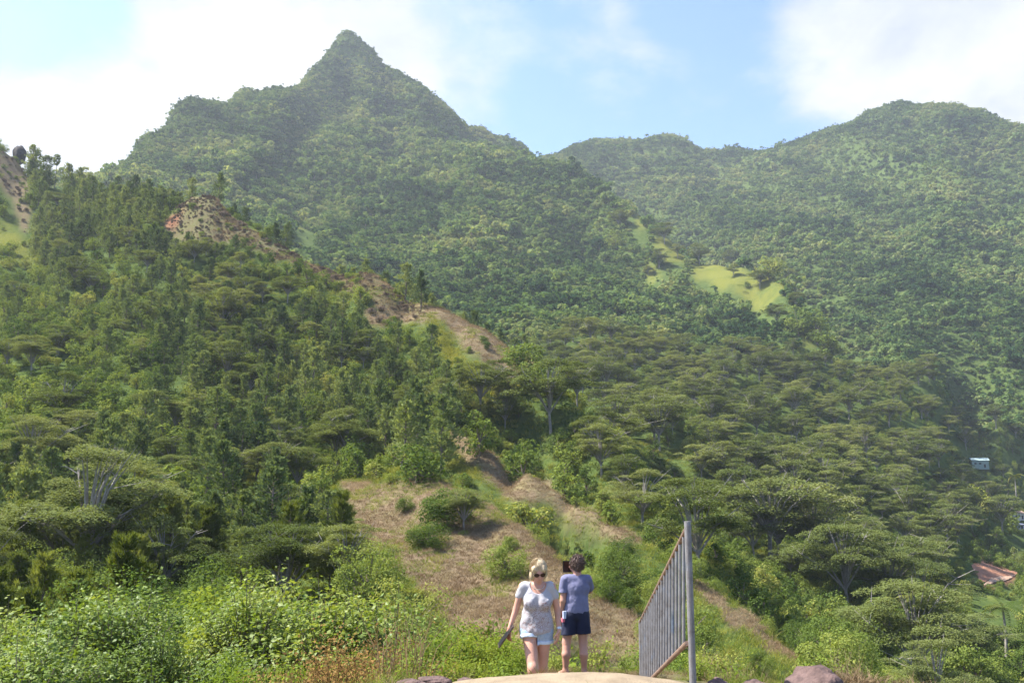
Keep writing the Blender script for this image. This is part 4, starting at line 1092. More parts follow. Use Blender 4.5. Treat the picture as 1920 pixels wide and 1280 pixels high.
# ------------------------------------------------------------------ houses and the earth cut
def wallmat(nm, c): return plain_mat(nm, tuple(v * .8 for v in c), c, 1.5, .8)
M_dark = plain_mat('dark window glass', (.02,.025,.03), (.04,.045,.05), 1, .2)
def house(px, py, D, w, d, h, rh, wall, roof, label, name='house', rot=0.0, flat=False):
    D = hit(px, py, D * .85, D * 1.25) or D
    x, z = ray(px, py); r = bpy.data.objects.new(name, None); COL.objects.link(r); r.location = (x * D, D, z * D); r.rotation_euler.z = rot; tag(r, label, 'house', None)
    mb = MB(); mb.box((0, 0, h / 2 - .6), (w, d, h + 1.2)); link('wall', mb.mesh('wall', wall), r)
    mb = MB(); e = .5
    if flat:
        v = [(-w/2-e, -d/2-e, h+.02), (w/2+e, -d/2-e, h+.02), (w/2+e, d/2+e, h+rh), (-w/2-e, d/2+e, h+rh)]
        mb.add(v + [(a, b, c_ + .18) for a, b, c_ in v], [[0,3,2,1],[4,5,6,7],[0,1,5,4],[1,2,6,5],[2,3,7,6],[3,0,4,7]])
    else:
        v = [(-w/2-e, -d/2-e, h+.02), (w/2+e, -d/2-e, h+.02), (w/2+e, 0, h+rh), (-w/2-e, 0, h+rh), (w/2+e, d/2+e, h+.02), (-w/2-e, d/2+e, h+.02)]
        mb.add(v, [[0,1,2,3],[3,2,4,5],[0,3,5],[1,4,2],[0,5,4,1]])
    link('roof', mb.mesh('roof', roof), r)
    mb = MB(); mb.box((w * .25, -d/2 - .03, 1.05), (1.1, .08, 2.1)); link('door', mb.mesh('door', M_dark), r)
    for k in (-.3, -.02):
        mb = MB(); mb.box((w * k, -d/2 - .03, h * .55), (1.3, .08, 1.0)); link('window', mb.mesh('window', M_dark), r)
    return r
M_wg, M_rg = wallmat('pale green sheet wall', (.22,.30,.27)), wallmat('green metal roof', (.30,.39,.37))
M_ww, M_wr = wallmat('white wall', (.72,.68,.62)), wallmat('grey white roof', (.50,.50,.54))
M_wl, M_rr = wallmat('lilac grey wall', (.40,.36,.42)), wallmat('rusty orange roof', (.42,.28,.20))
house(1836, 876, 676, 10, 8, 4.6, 1.7, M_wg, M_rg, 'pale green metal shed with low gable roof in the valley clearing', 'shed', -.25)
house(1905, 972, 492, 7.5, 6, 3.2, 1.3, M_ww, M_rr, 'white house with rusty roof half hidden by valley trees', 'house', .2)
house(1906, 991, 470, 6.5, 5, 2.4, .5, M_wl, M_wr, 'low lilac-grey house with pale flat roof under the white house', 'house', 0.05, True)
M_earth = plain_mat('raw orange earth', (.20,.085,.045), (.31,.155,.09), .45, .95, .8, 1.5, coord='Object')
def earth_cut():
    mb = MB()
    def sheet(P00, P10, P01, P11, mat, n=26, m_=14, amp=.4, lift=.12):
        v = []
        for j in range(m_):
            for i in range(n):
                a, b = i / (n - 1), j / (m_ - 1)
                px, py = (np.array(P00) * (1-a) + np.array(P10) * a) * (1-b) + (np.array(P01) * (1-a) + np.array(P11) * a) * b
                px += 5.0 * (fbm(np.array([px * .16]), np.array([py * .16]), 2)[0] - .5); py += 4.0 * (fbm(np.array([px * .16 + 9]), np.array([py * .16]), 2)[0] - .5)
                D = hit(px, py, 230, 380) or 300; x, z = ray(px, py)
                v.append((x * D, D - .5, z * D + lift + amp * (fbm(np.array([px * .13]), np.array([py * .2]), 2)[0] - .5)))
        mb.add(v, [[j*n+i, j*n+i+1, (j+1)*n+i+1, (j+1)*n+i] for j in range(m_-1) for i in range(n-1)], mat)
    sheet((1839, 1094), (1858, 1083), (1820, 1060), (1846, 1046), 0)
    sheet((1858, 1083), (1905, 1076), (1846, 1046), (1908, 1072), 0)
    sheet((1842, 1097), (1892, 1086), (1858, 1083), (1905, 1076), 1, lift=.2)
    return mb.mesh('earth_cut', [M_earth, M_pad], True)
M_pad = plain_mat('pale dusty earth', (.27,.16,.10), (.40,.28,.20), .6, .95, .6, 2, coord='Object')
tag(link('earth_cut', earth_cut()), 'raw orange earth bank and level pad cut into the valley side', None, None, 'structure')
# ------------------------------------------------------------------ people
class Body:
    """smoothly blended round limbs, turned into one closed skin"""
    def __init__(s, lo, hi, h):
        s.h = h; s.lo = np.array(lo, float); n = np.ceil((np.array(hi) - s.lo) / h).astype(int) + 1
        s.ax = [s.lo[i] + h * np.arange(n[i]) for i in range(3)]; s.v = np.full(n, 1.0, np.float32)
    def _win(s, lo, hi):
        w = []
        for i in range(3):
            a = int(np.clip((lo[i] - s.lo[i]) / s.h, 0, len(s.ax[i]))); b = int(np.clip((hi[i] - s.lo[i]) / s.h + 2, 0, len(s.ax[i]))); w.append(slice(a, max(a, b)))
        X = np.meshgrid(*[s.ax[i][w[i]] for i in range(3)], indexing='ij'); return tuple(w), np.stack(X, -1)
    def _mix(s, w, d, k, sub=False):
        o = s.v[w]
        if sub:
            s.v[w] = np.maximum(o, -d); return
        if k > 0:
            t = np.clip(.5 + .5 * (o - d) / k, 0, 1); s.v[w] = o * (1 - t) + d * t - k * t * (1 - t)
        else: s.v[w] = np.minimum(o, d)
    def cap(s, a, b, ra, rb, k=.02, flat=None):
        a, b = np.array(a, float), np.array(b, float); m = max(ra, rb) + k + .05
        w, P = s._win(np.minimum(a, b) - m, np.maximum(a, b) + m)
        if P.size == 0: return
        ab = b - a; t = np.clip(((P - a) @ ab) / (ab @ ab + 1e-12), 0, 1)
        d = np.linalg.norm(P - a - t[..., None] * ab, axis=-1) - (ra + (rb - ra) * t); s._mix(w, d, k)
    def chain(s, pts, rad, k=.02):
        for i in range(len(pts) - 1): s.cap(pts[i], pts[i+1], rad[i], rad[i+1], k)
    def ell(s, c, r, k=.02, rot=None, sub=False):
        c, r = np.array(c, float), np.array(r, float); m = r.max() + k + .05; w, P = s._win(c - m, c + m)
        if P.size == 0: return
        q = P - c
        if rot is not None: q = q @ np.array(rot)
        l = np.linalg.norm(q / r, axis=-1); d = l * (l - 1) / (np.linalg.norm(q / (r * r), axis=-1) + 1e-9); s._mix(w, d, k, sub)
    def cut(s, n, p):
        """keeps the side the normal points to"""
        X = np.meshgrid(*s.ax, indexing='ij'); d = sum(n[i] * (X[i] - p[i]) for i in range(3)); s.v = np.maximum(s.v, -d.astype(np.float32))
    def ripple(s, amp, f, seed=0, dirw=(1, 1, 1)):
        X = np.meshgrid(*s.ax, indexing='ij'); a = X[0] * f * dirw[0] + seed; b = X[2] * f * dirw[2] + X[1] * f * dirw[1]
        s.v = s.v + (amp * (fbm(a, b, 3) - .5)).astype(np.float32)
    def mesh(s, name, mat):
        v = s.v; nx, ny, nz = v.shape; ins = v < 0
        c = np.zeros((nx-1, ny-1, nz-1), np.int8)
        for i in (0, 1):
            for j in (0, 1):
                for k in (0, 1): c += ins[i:nx-1+i, j:ny-1+j, k:nz-1+k]
        cells = np.argwhere((c > 0) & (c < 8)); idx = -np.ones(c.shape, int); idx[tuple(cells.T)] = np.arange(len(cells))
        acc = np.zeros((len(cells), 3)); cnt = np.zeros(len(cells))
        E = [((i, j, k), ax) for ax in range(3) for i in (0, 1) for j in (0, 1) for k in (0, 1) if (i, j, k)[ax] == 0]
        for o, ax in E:
            o = np.array(o); e = np.zeros(3, int); e[ax] = 1
            va = v[tuple((cells + o).T)]; vb = v[tuple((cells + o + e).T)]; m = (va < 0) != (vb < 0)
            t = np.where(m, va / np.where(m, va - vb, 1), 0); acc += np.where(m[:, None], o + e * t[:, None], 0); cnt += m
        V = s.lo + (cells + acc / np.maximum(cnt, 1)[:, None]) * s.h
        Q = []
        for ax in range(3):
            e = np.zeros(3, int); e[ax] = 1; b, cc = [(1, 2), (2, 0), (0, 1)][ax]
            sl = [slice(1, None)] * 3; sl[ax] = slice(0, -1)
            A = v[tuple(slice(0, -1) if q == ax else slice(1, -1) for q in range(3))] < 0
            B = v[tuple(slice(1, None) if q == ax else slice(1, -1) for q in range(3))] < 0
            p = np.argwhere(A != B); flip = A[tuple(p.T)]
            p = p + np.array([0 if q == ax else 1 for q in range(3)])
            db = np.zeros(3, int); db[b] = 1; dc = np.zeros(3, int); dc[cc] = 1
            quad = np.stack([idx[tuple((p - db - dc).T)], idx[tuple((p - dc).T)], idx[tuple(p.T)], idx[tuple((p - db).T)]], 1)
            Q.append(np.where(flip[:, None], quad, quad[:, ::-1]))
        Q = np.concatenate(Q); Q = Q[(Q >= 0).all(1)]
        me = bpy.data.meshes.new(name); me.vertices.add(len(V)); me.vertices.foreach_set('co', V.astype(np.float32).ravel())
        me.loops.add(Q.size); me.loops.foreach_set('vertex_index', Q.ravel().astype(np.int32)); me.polygons.add(len(Q))
        me.polygons.foreach_set('loop_start', np.arange(len(Q)) * 4); me.polygons.foreach_set('loop_total', np.full(len(Q), 4)); me.polygons.foreach_set('use_smooth', np.ones(len(Q), bool))
        me.update(); me.validate(); me.materials.append(mat); return me

def hand(B, wrist, d, palm_n, thumb, curl, L=.175):
    """palm, four unequal bent fingers and a thumb leaving the side of the palm"""
    d = np.array(d, float); d /= np.linalg.norm(d); n = np.array(palm_n, float); n -= d * (n @ d); n /= np.linalg.norm(n); sd = np.cross(d, n) * thumb
    w = np.array(wrist, float)
    for o in (-.027, -.009, .009, .027): B.cap(w + sd * o * .6 + d * .01, w + sd * o + d * L * .47, .0125, .0115, .012)
    for o, l in ((.029, .36), (.0095, .42), (-.0105, .40), (-.0295, .31)):
        p = w + sd * o + d * L * .47; a = 0.0
        for k, f in enumerate((.45, .32, .23)):
            a += curl * (.6 if k == 0 else 1.0); q = p + (d * math.cos(a) + n * math.sin(a)) * L * l * f; B.cap(p, q, .0092 - .0008 * k, .0084 - .0008 * k, .004); p = q
    p = w + sd * .024 + d * .025; q = p + sd * .026 + d * .030 + n * .012; r = q + sd * .004 + d * .030 + n * .014; B.cap(p, q, .013, .0105, .01); B.cap(q, r, .0102, .0085, .004)
def foot(B, ankle, d, L=.24):
    a = np.array(ankle, float); d = np.array([d[0], d[1], 0.0]); d /= np.linalg.norm(d); sd = np.array([-d[1], d[0], 0])
    heel = a - d * .045; heel[2] = .03; B.cap(a, heel, .036, .032, .03); ball = a + d * L * .55; ball[2] = .024
    B.cap(a + [0, 0, -.01], ball, .036, .024, .03); B.cap(heel, ball, .03, .026, .02)
    for o, l, r in ((-.034, .2, .014), (-.014, .21, .011), (.003, .19, .0105), (.019, .165, .01), (.033, .135, .0095)):
        b = ball + sd * o - d * .02; B.cap(b, ball + sd * o * 1.05 + d * (l * L * .9) - [0, 0, .008], .016, r, .008)

def skin_mat(nm, c):
    m, t = new_mat(nm); tc = N(t, 'ShaderNodeTexCoord'); no = N(t, 'ShaderNodeTexNoise', Scale=7.0, Detail=4.0); t.links.new(tc.outputs['Object'], no.inputs['Vector'])
    col = ramp(t, no.outputs['Fac'], [(.3, tuple(v * .86 for v in c)), (.7, tuple(min(1, v * 1.1) for v in c))])
    p = N(t, 'ShaderNodeBsdfPrincipled', Roughness=.5); t.links.new(col, p.inputs['Base Color']); p.inputs['Subsurface Weight'].default_value = .12; p.inputs['Subsurface Radius'].default_value = (.02, .008, .004)
    p.inputs['Specular IOR Level'].default_value = .35
    o = N(t, 'ShaderNodeOutputMaterial'); t.links.new(p.outputs[0], o.inputs['Surface']); return m
M_skinw, M_skinm = skin_mat('sunburnt skin', (.50,.27,.19)), skin_mat('tanned skin', (.45,.235,.165))
def hair_mat(nm, a, b, c):
    m, t = new_mat(nm); tc = N(t, 'ShaderNodeTexCoord'); mp = N(t, 'ShaderNodeMapping'); mp.inputs['Scale'].default_value = (60, 60, 7)
    t.links.new(tc.outputs['Object'], mp.inputs['Vector']); no = N(t, 'ShaderNodeTexNoise', Scale=1.0, Detail=5.0, Roughness=.7); t.links.new(mp.outputs[0], no.inputs['Vector'])
    col = ramp(t, no.outputs['Fac'], [(.3, a), (.5, b), (.72, c)]); p = N(t, 'ShaderNodeBsdfPrincipled', Roughness=.45); t.links.new(col, p.inputs['Base Color'])
    bp = N(t, 'ShaderNodeBump', Strength=.8, Distance=.01); t.links.new(no.outputs['Fac'], bp.inputs['Height']); t.links.new(bp.outputs[0], p.inputs['Normal'])
    o = N(t, 'ShaderNodeOutputMaterial'); t.links.new(p.outputs[0], o.inputs['Surface']); return m
M_blond = hair_mat('blond hair', (.22,.145,.075), (.42,.32,.18), (.62,.52,.36)); M_brownh = hair_mat('curly brown hair', (.045,.025,.018), (.11,.065,.048), (.19,.125,.095))
M_denim = plain_mat('light blue denim', (.24,.33,.44), (.38,.47,.57), 30, .9, .4, 150); M_cuff = plain_mat('pale denim cuff', (.45,.56,.68), (.58,.68,.77), 40, .9, .3, 160)
M_slate = plain_mat('slate purple cotton', (.125,.125,.20), (.17,.17,.26), 5, .95, .3, 220); M_navy = plain_mat('navy cotton', (.012,.014,.032), (.022,.025,.05), 6, .9, .2, 150)
M_black = plain_mat('black plastic', (.008,.008,.01), (.016,.016,.02), 3, .35); M_brownl = plain_mat('dark brown leather', (.05,.032,.026), (.085,.055,.045), 12, .6)
M_silver = plain_mat('silver', (.55,.54,.5), (.7,.69,.66), 5, .3, metal=.8); M_lens = plain_mat('brown lens', (.015,.008,.006), (.04,.02,.015), 4, .15); M_pink = plain_mat('pink cloth', (.55,.09,.14), (.7,.2,.24), 9, .9); M_paleb = plain_mat('pale blue cloth', (.45,.5,.62), (.6,.62,.7), 9, .9)
# printed white T-shirt: faded red-brown scribbles on the front
M_tee, t = new_mat('white printed cotton'); tc = N(t, 'ShaderNodeTexCoord'); sp = N(t, 'ShaderNodeSeparateXYZ'); t.links.new(tc.outputs['Object'], sp.inputs[0])
mp = N(t, 'ShaderNodeMapping'); mp.inputs['Scale'].default_value = (20, 4, 30); t.links.new(tc.outputs['Object'], mp.inputs['Vector'])
nz1 = N(t, 'ShaderNodeTexNoise', Scale=1.1, Detail=3.0, Distortion=1.6); t.links.new(mp.outputs[0], nz1.inputs['Vector'])
ln = ramp(t, nz1.outputs['Fac'], [(.40, (0, 0, 0)), (.42, (1, 1, 1)), (.49, (1, 1, 1)), (.51, (0, 0, 0)), (.60, (0, 0, 0)), (.63, (.8, .8, .8)), (.68, (0, 0, 0))])
nz2 = N(t, 'ShaderNodeTexNoise', Scale=9.0, Detail=2.0); t.links.new(tc.outputs['Object'], nz2.inputs['Vector'])
ink = ramp(t, nz2.outputs['Fac'], [(.35, (.20,.09,.08)), (.5, (.24,.17,.155)), (.65, (.19,.16,.165))])
hi = N(t, 'ShaderNodeMapRange'); hi.inputs['From Min'].default_value = 1.215; hi.inputs['From Max'].default_value = 1.19; t.links.new(sp.outputs['Z'], hi.inputs['Value'])
fr_ = N(t, 'ShaderNodeMapRange'); fr_.inputs['From Min'].default_value = -.02; fr_.inputs['From Max'].default_value = -.07; t.links.new(sp.outputs['Y'], fr_.inputs['Value'])
bandn = N(t, 'ShaderNodeTexNoise', Scale=5.0, Detail=2.0); t.links.new(tc.outputs['Object'], bandn.inputs['Vector']); band = ramp(t, bandn.outputs['Fac'], [(.35, (.25,.25,.25)), (.6, (.95,.95,.95))])
fac = math_node(t, 'MULTIPLY', math_node(t, 'MULTIPLY', math_node(t, 'MULTIPLY', ln, 1.0), hi.outputs[0]), math_node(t, 'MULTIPLY', fr_.outputs[0], band))
cm = N(t, 'ShaderNodeMix', data_type='RGBA'); t.links.new(fac, cm.inputs['Factor']); cm.inputs['A'].default_value = (.37, .357, .366, 1); t.links.new(ink, cm.inputs['B'])
pb = N(t, 'ShaderNodeBsdfPrincipled', Roughness=.95); t.links.new(cm.outputs['Result'], pb.inputs['Base Color']); o_ = N(t, 'ShaderNodeOutputMaterial'); t.links.new(pb.outputs[0], o_.inputs['Surface'])

def rx(a): return np.array(Matrix.Rotation(a, 3, 'X'))
def rz(a): return np.array(Matrix.Rotation(a, 3, 'Z'))

def woman():
    X, Y = .27, 10.0
    r = bpy.data.objects.new('person', None); COL.objects.link(r); r.location = (X, Y, ground1(X, Y) + .055); r.scale = (.94, .95, 1.0)
    tag(r, 'person with short blond hair and sunglasses walking, in white printed T-shirt and denim shorts', 'person')
    B = Body((-.48, -.42, -.02), (.44, .42, 1.68), .0065)
    # trunk
    B.ell((0, .01, .90), (.168, .115, .12), .03); B.ell((.0, .0, 1.04), (.142, .10, .14), .04); B.ell((.015, .0, 1.21), (.155, .105, .15), .04)
    B.cap((-.14, .01, 1.335), (.16, .01, 1.335), .055, .055, .05); B.ell((-.068, -.085, 1.17), (.062, .06, .062), .03); B.ell((.088, -.085, 1.17), (.062, .06, .062), .03)
    B.cap((.02, .012, 1.33), (.02, -.02, 1.43), .055, .05, .03)
    # head, bowed
    hc = np.array([.024, -.045, 1.515]); R = rx(.42) @ rz(.12)
    at = lambda p: hc + R @ np.array(p)
    B.ell(hc, (.073, .092, .098), .02, R); B.ell(at((0, -.03, -.055)), (.056, .062, .062), .025, R); B.ell(at((0, -.062, -.095)), (.024, .022, .02), .02, R)
    B.cap(at((0, -.092, .005)), at((0, -.108, -.03)), .009, .013, .012); B.cap(at((-.02, -.09, -.062)), at((.02, -.09, -.062)), .008, .008, .006)
    B.cap(at((-.03, -.087, .022)), at((.03, -.087, .022)), .011, .011, .012)
    for s_ in (-1, 1): B.ell(at((s_ * .074, .01, -.015)), (.009, .02, .03), .008, R)
    # arms
    aL = [(-.165, .01, 1.335), (-.238, .04, 1.10), (-.315, -.02, .905)]; aR = [(.185, .01, 1.335), (.245, .045, 1.09), (.258, -.045, .882)]
    for a in (aL, aR): B.cap(a[0], a[1], .048, .036, .03); B.cap(a[1], a[2], .037, .024, .015)
    hand(B, aL[2], (-.14, -.15, -1), (.75, .65, 0), -1, .55); hand(B, aR[2], (-.22, -.2, -1), (-.9, .3, 0), -1, .28)
    # legs: her right one forward on the rising step
    B.chain([(-.085, .01, .86), (-.05, -.21, .51)], [.092, .060], .03); B.ell((-.048, -.225, .515), (.052, .05, .06), .03); B.chain([(-.05, -.205, .50), (-.055, -.13, .30), (-.06, -.11, .10)], [.055, .054, .034], .02)
    B.chain([(.085, .01, .86), (.066, .0, .49)], [.092, .058], .03); B.chain([(.066, .0, .49), (.062, .10, .31), (.06, .17, .10)], [.054, .055, .034], .02)
    foot(B, (-.06, -.11, .09), (-.05, -1)); foot(B, (.06, .17, .09), (.08, -1)); link('body', B.mesh('body', M_skinw), r)
    # T-shirt
    Cc = Body((-.34, -.26, .70), (.36, .24, 1.46), .0075)
    Cc.ell((0, .01, .90), (.200, .148, .18), .03); Cc.ell((.0, .0, 1.04), (.172, .128, .16), .05); Cc.ell((.015, -.005, 1.21), (.172, .122, .16), .04)
    Cc.cap((-.13, .01, 1.335), (.15, .01, 1.335), .060, .060, .03); Cc.ell((-.068, -.085, 1.17), (.076, .074, .075), .04); Cc.ell((.088, -.085, 1.17), (.076, .074, .075), .04)
    sl = Body((-.34, -.26, .70), (.36, .24, 1.46), .0075)
    sl.cap((-.14, .01, 1.336), (-.20, .025, 1.24), .064, .050, 0); sl.cap((.16, .01, 1.336), (.214, .025, 1.24), .064, .050, 0); sl.cut((0, 0, 1), (0, 0, 1.205))
    Cc._mix((slice(None),) * 3, sl.v, .02)
    Cc.ripple(.022, 16, 3, (1, .6, .8)); Cc.cut((-.16, 0, 1), (0, 0, .845)); Cc.ell((.02, -.10, 1.40), (.108, .16, .125), 0, None, True)
    link('t_shirt', Cc.mesh('t_shirt', M_tee), r)
    # shorts
    Sh = Body((-.30, -.38, .58), (.30, .24, 1.0), .0075)
    Sh.ell((0, .01, .88), (.185, .135, .12), .03)
    Sh.cap((-.088, -.0, .86), (-.066, -.115, .66), .108, .100, .03); Sh.cap((.088, .01, .86), (.075, .01, .62), .108, .099, .03)
    Sh.ripple(.01, 22, 5)
    cu = np.meshgrid(*Sh.ax, indexing='ij'); dl = (cu[2] - .80) - .35 * (-.03 - cu[1]) * 1.0; dr = cu[2] - .745
    leg = np.where(cu[0] < .005, dl, dr); Sh.v = np.maximum(Sh.v, -leg.astype(np.float32)); Cf = Sh.v.copy(); sho = link('shorts', Sh.mesh('shorts', M_denim), r)
    Sh.v = np.maximum(Cf - .006, (leg - .032).astype(np.float32)); link('rolled_cuff', Sh.mesh('rolled_cuff', M_cuff), sho)
    # hair
    H = Body((-.14, -.22, 1.36), (.19, .13, 1.68), .006)
    H.ell(at((0, .016, .022)), (.088, .098, .100), .02, R); H.ell(at((-.052, .02, -.03)), (.046, .075, .082), .03, R); H.ell(at((.054, .02, -.03)), (.044, .075, .078), .03, R); H.ell(at((0, .07, -.03)), (.078, .05, .085), .03, R)
    H.ell(at((-.05, -.055, .05)), (.042, .045, .042), .02, R); H.ell(at((.045, -.06, .048)), (.046, .042, .045), .02, R)
    H.ell(at((-.084, -.01, -.05)), (.028, .05, .04), .02, R); H.ripple(.024, 38, 7, (1, 1, .35)); H.ell(at((0.004, -.105, -.055)), (.060, .07, .088), 0, R, True)
    hm_ = link('hair', H.mesh('hair', M_blond), r); mb = MB(); k = 900
    for q in range(k):
        a = rng.uniform(0, 6.283); front = max(0, -math.sin(a)); p1 = rng.uniform(1.55, 2.15) - 1.05 * front ** 1.5; e = rng.uniform(.99, 1.10); tw = rng.normal() * .12; pts = []
        for f_ in np.linspace(.12, 1, 6):
            ph = p1 * f_; aa = a + tw * f_; rr = e + .05 * f_ * rng.normal() * .4
            pts.append(at((.094 * rr * math.sin(ph) * math.cos(aa), .016 + .103 * rr * math.sin(ph) * math.sin(aa), .022 + .102 * rr * math.cos(ph))))
        mb.tube(pts, [.0022, .003, .003, .003, .0025, .001], 3, cap=False)
    link('strands', mb.mesh('strands', M_blond), hm_)
    # sunglasses, necklace, bracelet
    mb = MB()
    for s_ in (-1, 1):
        a = np.linspace(0, 6.283, 14, endpoint=False); P = np.array([at((s_ * .036 + .030 * math.cos(q), -.108 + .010 * abs(math.cos(q)) , .002 + .022 * math.sin(q))) for q in a]); P2 = P + R @ np.array([0, .008, 0])
        mb.add(np.concatenate([P, P2]), [list(range(14)), list(range(27, 13, -1))] + [[i, i + 14, (i + 1) % 14 + 14, (i + 1) % 14] for i in range(14)])
    g_ = link('sunglasses', mb.mesh('sunglasses', M_lens), r); mb = MB(); mb.tube([at((-.012, -.108, .008)), at((.012, -.108, .008))], [.004, .004], 6)
    for s_ in (-1, 1): mb.tube([at((s_ * .066, -.098, .008)), at((s_ * .082, -.04, .006)), at((s_ * .08, .01, .0))], [.004, .0035, .003], 6)
    link('frame', mb.mesh('frame', M_brownl), g_)
    mb = MB(); pts = []
    for q in np.linspace(-2.4, 2.4, 17): pts.append((.02 + .072 * math.sin(q), -.03 - .078 * math.cos(q), 1.375 - .045 * (math.cos(q) + .2)))
    mb.tube(pts, [.004] * 17, 5); link('necklace', mb.mesh('necklace', M_silver), r)
    mb = MB(); w = np.array(aR[2]); d = unit(np.array(aR[2]) - np.array(aR[1])); mb.tube([w - d * .035, w - d * .012], [.031, .031], 14); link('bracelet', mb.mesh('bracelet', M_silver), r)
    # tablet case held flat along the hand
    mb = MB(); Rm = np.array(Matrix.Rotation(.62, 3, 'Y') @ Matrix.Rotation(.07, 3, 'Z')); mb.box((0, 0, 0), (.012, .19, .27), Rm)
    tb = link('tablet', mb.mesh('tablet', M_brownl)); hw = np.array(aL[2]) + np.array([-.012, -.04, -.085]); tb.location = (X + hw[0] - .01, Y + hw[1], r.location.z + hw[2] + .012)
    tag(tb, 'dark brown tablet case carried in the hand of the blond walker', 'tablet')
    mb = MB(); mb.box(tuple(Rm @ np.array([-.0075, 0, 0])), (.003, .17, .25), Rm); link('screen', mb.mesh('screen', M_black), tb)

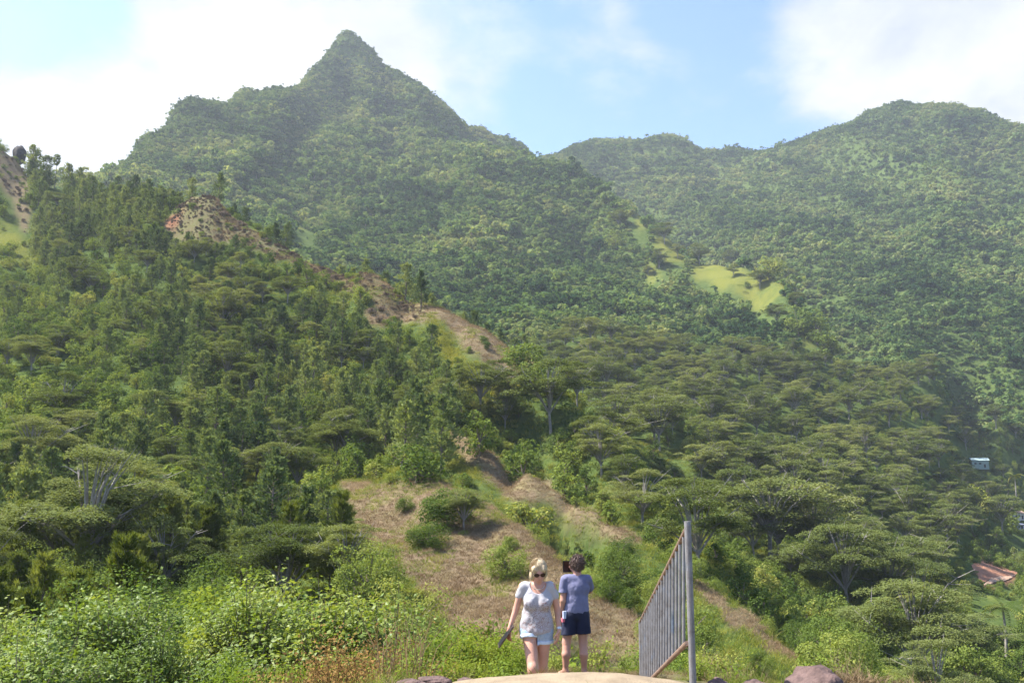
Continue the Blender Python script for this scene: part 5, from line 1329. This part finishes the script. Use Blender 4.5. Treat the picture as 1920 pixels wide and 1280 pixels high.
def man():
    X, Y = .975, 13.75
    r = bpy.data.objects.new('person', None); COL.objects.link(r); r.location = (X, Y, ground1(X, Y) + .012)
    tag(r, 'person with curly brown hair seen from behind, in slate T-shirt and navy shorts, photographing', 'person')
    B = Body((-.42, -.34, -.02), (.42, .55, 1.80), .007)
    B.ell((.0, .0, .95), (.165, .115, .12), .03); B.ell((.0, .0, 1.10), (.155, .105, .15), .04); B.ell((.01, .0, 1.28), (.178, .112, .16), .04); B.cap((-.15, .0, 1.41), (.17, .0, 1.41), .06, .06, .05)
    B.cap((.02, .0, 1.42), (.02, .02, 1.54), .06, .056, .03)
    hc = np.array([.02, .03, 1.635]); R = rz(.25); at = lambda p: hc + R @ np.array(p)
    B.ell(hc, (.082, .1, .115), .02, R); B.ell(at((0, .045, -.065)), (.055, .055, .06), .03, R); B.cap(at((0, .095, .0)), at((0, .118, -.032)), .01, .014, .012); B.cap(at((-.02, .09, -.07)), at((.02, .09, -.07)), .008, .008, .006)
    for s_ in (-1, 1): B.ell(at((s_ * .078, .0, -.01)), (.01, .02, .033), .008, R); B.ell(at((s_ * .03, .088, .012)), (.016, .01, .01), .006, R)
    aL = [(-.18, .0, 1.41), (-.205, -.035, 1.10), (-.235, .05, .86)]; aR = [(.19, .0, 1.41), (.215, .17, 1.22), (.01, .36, 1.46)]
    for a in (aL, aR): B.cap(a[0], a[1], .054, .044, .03); B.cap(a[1], a[2], .045, .029, .015)
    hand(B, aL[2], (-.05, .15, -1), (1, .2, 0), 1, .35, .19); hand(B, aR[2], (-.5, .1, .85), (0, -1, 0), 1, .6, .19)
    B.chain([(-.09, .0, .90), (-.155, .01, .49), (-.165, -.035, .32), (-.175, -.02, .10)], [.10, .062, .062, .038], .025); B.chain([(.085, .0, .90), (.095, .01, .49), (.10, -.035, .32), (.105, -.02, .10)], [.10, .062, .062, .038], .025)
    foot(B, (-.175, -.02, .09), (-.55, .8), .26); foot(B, (.105, -.02, .09), (.15, 1), .26); link('body', B.mesh('body', M_skinm), r)
    Cc = Body((-.36, -.26, .80), (.38, .26, 1.54), .0075)
    Cc.ell((.0, .0, .97), (.188, .142, .16), .03); Cc.ell((.0, .0, 1.10), (.178, .128, .17), .05); Cc.ell((.01, .0, 1.28), (.194, .128, .17), .04); Cc.cap((-.145, .0, 1.41), (.165, .0, 1.41), .072, .072, .05)
    sl = Body((-.36, -.26, .80), (.38, .26, 1.54), .0075); sl.cap((-.17, .0, 1.40), (-.197, -.02, 1.22), .066, .074, 0); sl.cut((0, 0, 1), (0, 0, 1.215)); Cc.v = np.minimum(Cc.v, sl.v)
    s2 = Body((-.36, -.26, .80), (.38, .26, 1.54), .0075); s2.cap((.18, .0, 1.40), (.205, .12, 1.28), .068, .074, 0); Cc._mix((slice(None),) * 3, s2.v, .02)
    Cc.ripple(.024, 13, 11, (1, .6, .7)); Cc.cut((.05, 0, 1), (0, 0, .868)); Cc.ell((.02, .03, 1.545), (.075, .085, .06), 0, None, True); link('t_shirt', Cc.mesh('t_shirt', M_slate), r)
    Sh = Body((-.34, -.26, .54), (.34, .26, 1.02), .0075); Sh.ell((0, .0, .92), (.186, .138, .13), .03)
    Sh.cap((-.095, .0, .88), (-.125, .005, .58), .112, .118, .03); Sh.cap((.09, .0, .88), (.105, .005, .60), .112, .116, .03); Sh.ripple(.02, 15, 2, (1, 1, .5)); Sh.cut((-.06, 0, 1), (0, 0, .612)); link('shorts', Sh.mesh('shorts', M_navy), r)
    H = Body((-.14, -.16, 1.49), (.18, .18, 1.82), .006); H.ell(at((0, -.022, .02)), (.104, .110, .112), .02, R); H.ell(at((0, -.055, -.06)), (.078, .058, .055), .02, R); H.ripple(.045, 34, 1); H.ripple(.03, 62, 8)
    H.ell(at((0, .125, -.05)), (.075, .09, .11), 0, R, True); hm_ = link('hair', H.mesh('hair', M_brownh), r); mb = MB()
    for q in range(700):
        d = unit(rng.normal(size=3)); d[1] = -abs(d[1]) if rng.random() < .75 else d[1] * .3; d[2] = max(d[2], -.75); p = at((0, -.022, .015)) + d * np.array([.100, .106, .108]); pts = [p]
        for f_ in range(4): p = p + d * .005 + rng.normal(size=3) * .007; pts.append(p)
        mb.tube(pts, [.003, .0035, .0035, .003, .001], 3, cap=False)
    link('curls', mb.mesh('curls', M_brownh), hm_)
    mb = MB(); mb.box((-.185, -.085, .90), (.055, .03, .11), rz(.4)); link('pocket_cloth', mb.mesh('pocket_cloth', M_paleb), r); mb = MB(); mb.box((-.205, -.075, .825), (.045, .03, .06), rz(.4)); link('pocket_cloth', mb.mesh('pocket_cloth', M_pink), r)
    for a, d in (((-.175, -.02), (-.55, .8)), ((.105, -.02), (.15, 1))):
        d = unit(np.array([*d, 0.0])); c = np.array([*a, 0.0]) + d * .06; sd = np.array([-d[1], d[0], 0]); mb = MB(); k = 16; P = [c + d * .145 * math.cos(q) + sd * .05 * math.sin(q) for q in np.arange(k) * 6.283 / k]
        mb.add(np.array([p + [0, 0, -.012] for p in P] + [p + [0, 0, .006] for p in P]), [list(range(k))[::-1], list(range(k, 2 * k))] + [[i, (i + 1) % k, (i + 1) % k + k, i + k] for i in range(k)]); link('sandal', mb.mesh('sandal', M_black), r)
    mb = MB(); Rt = rz(.12); mb.box((0, 0, 0), (.19, .010, .175), Rt); tb = link('tablet', mb.mesh('tablet', M_black)); tb.location = (X - .085, Y + .40, r.location.z + 1.555)
    tag(tb, 'black tablet held up beside the head of the curly-haired photographer', 'tablet'); mb = MB(); mb.box(tuple(Rt @ np.array([0, -.0062, 0])), (.165, .002, .15), Rt); link('screen', mb.mesh('screen', M_lens), tb)
woman(); man()
# ------------------------------------------------------------------ haze
mb = MB(); mb.box((0, 1200, 330), (6400, 3400, 1100))
hm, t = new_mat('haze air')
pv = N(t, 'ShaderNodeVolumePrincipled', Density=HAZE_D, Anisotropy=.25); pv.inputs['Color'].default_value = (.84, .92, 1.0, 1)
o_ = N(t, 'ShaderNodeOutputMaterial'); t.links.new(pv.outputs[0], o_.inputs['Volume'])
tag(link("haze", mb.mesh("haze", hm)), "thin pale haze filling the valley air", None, None, 'stuff')
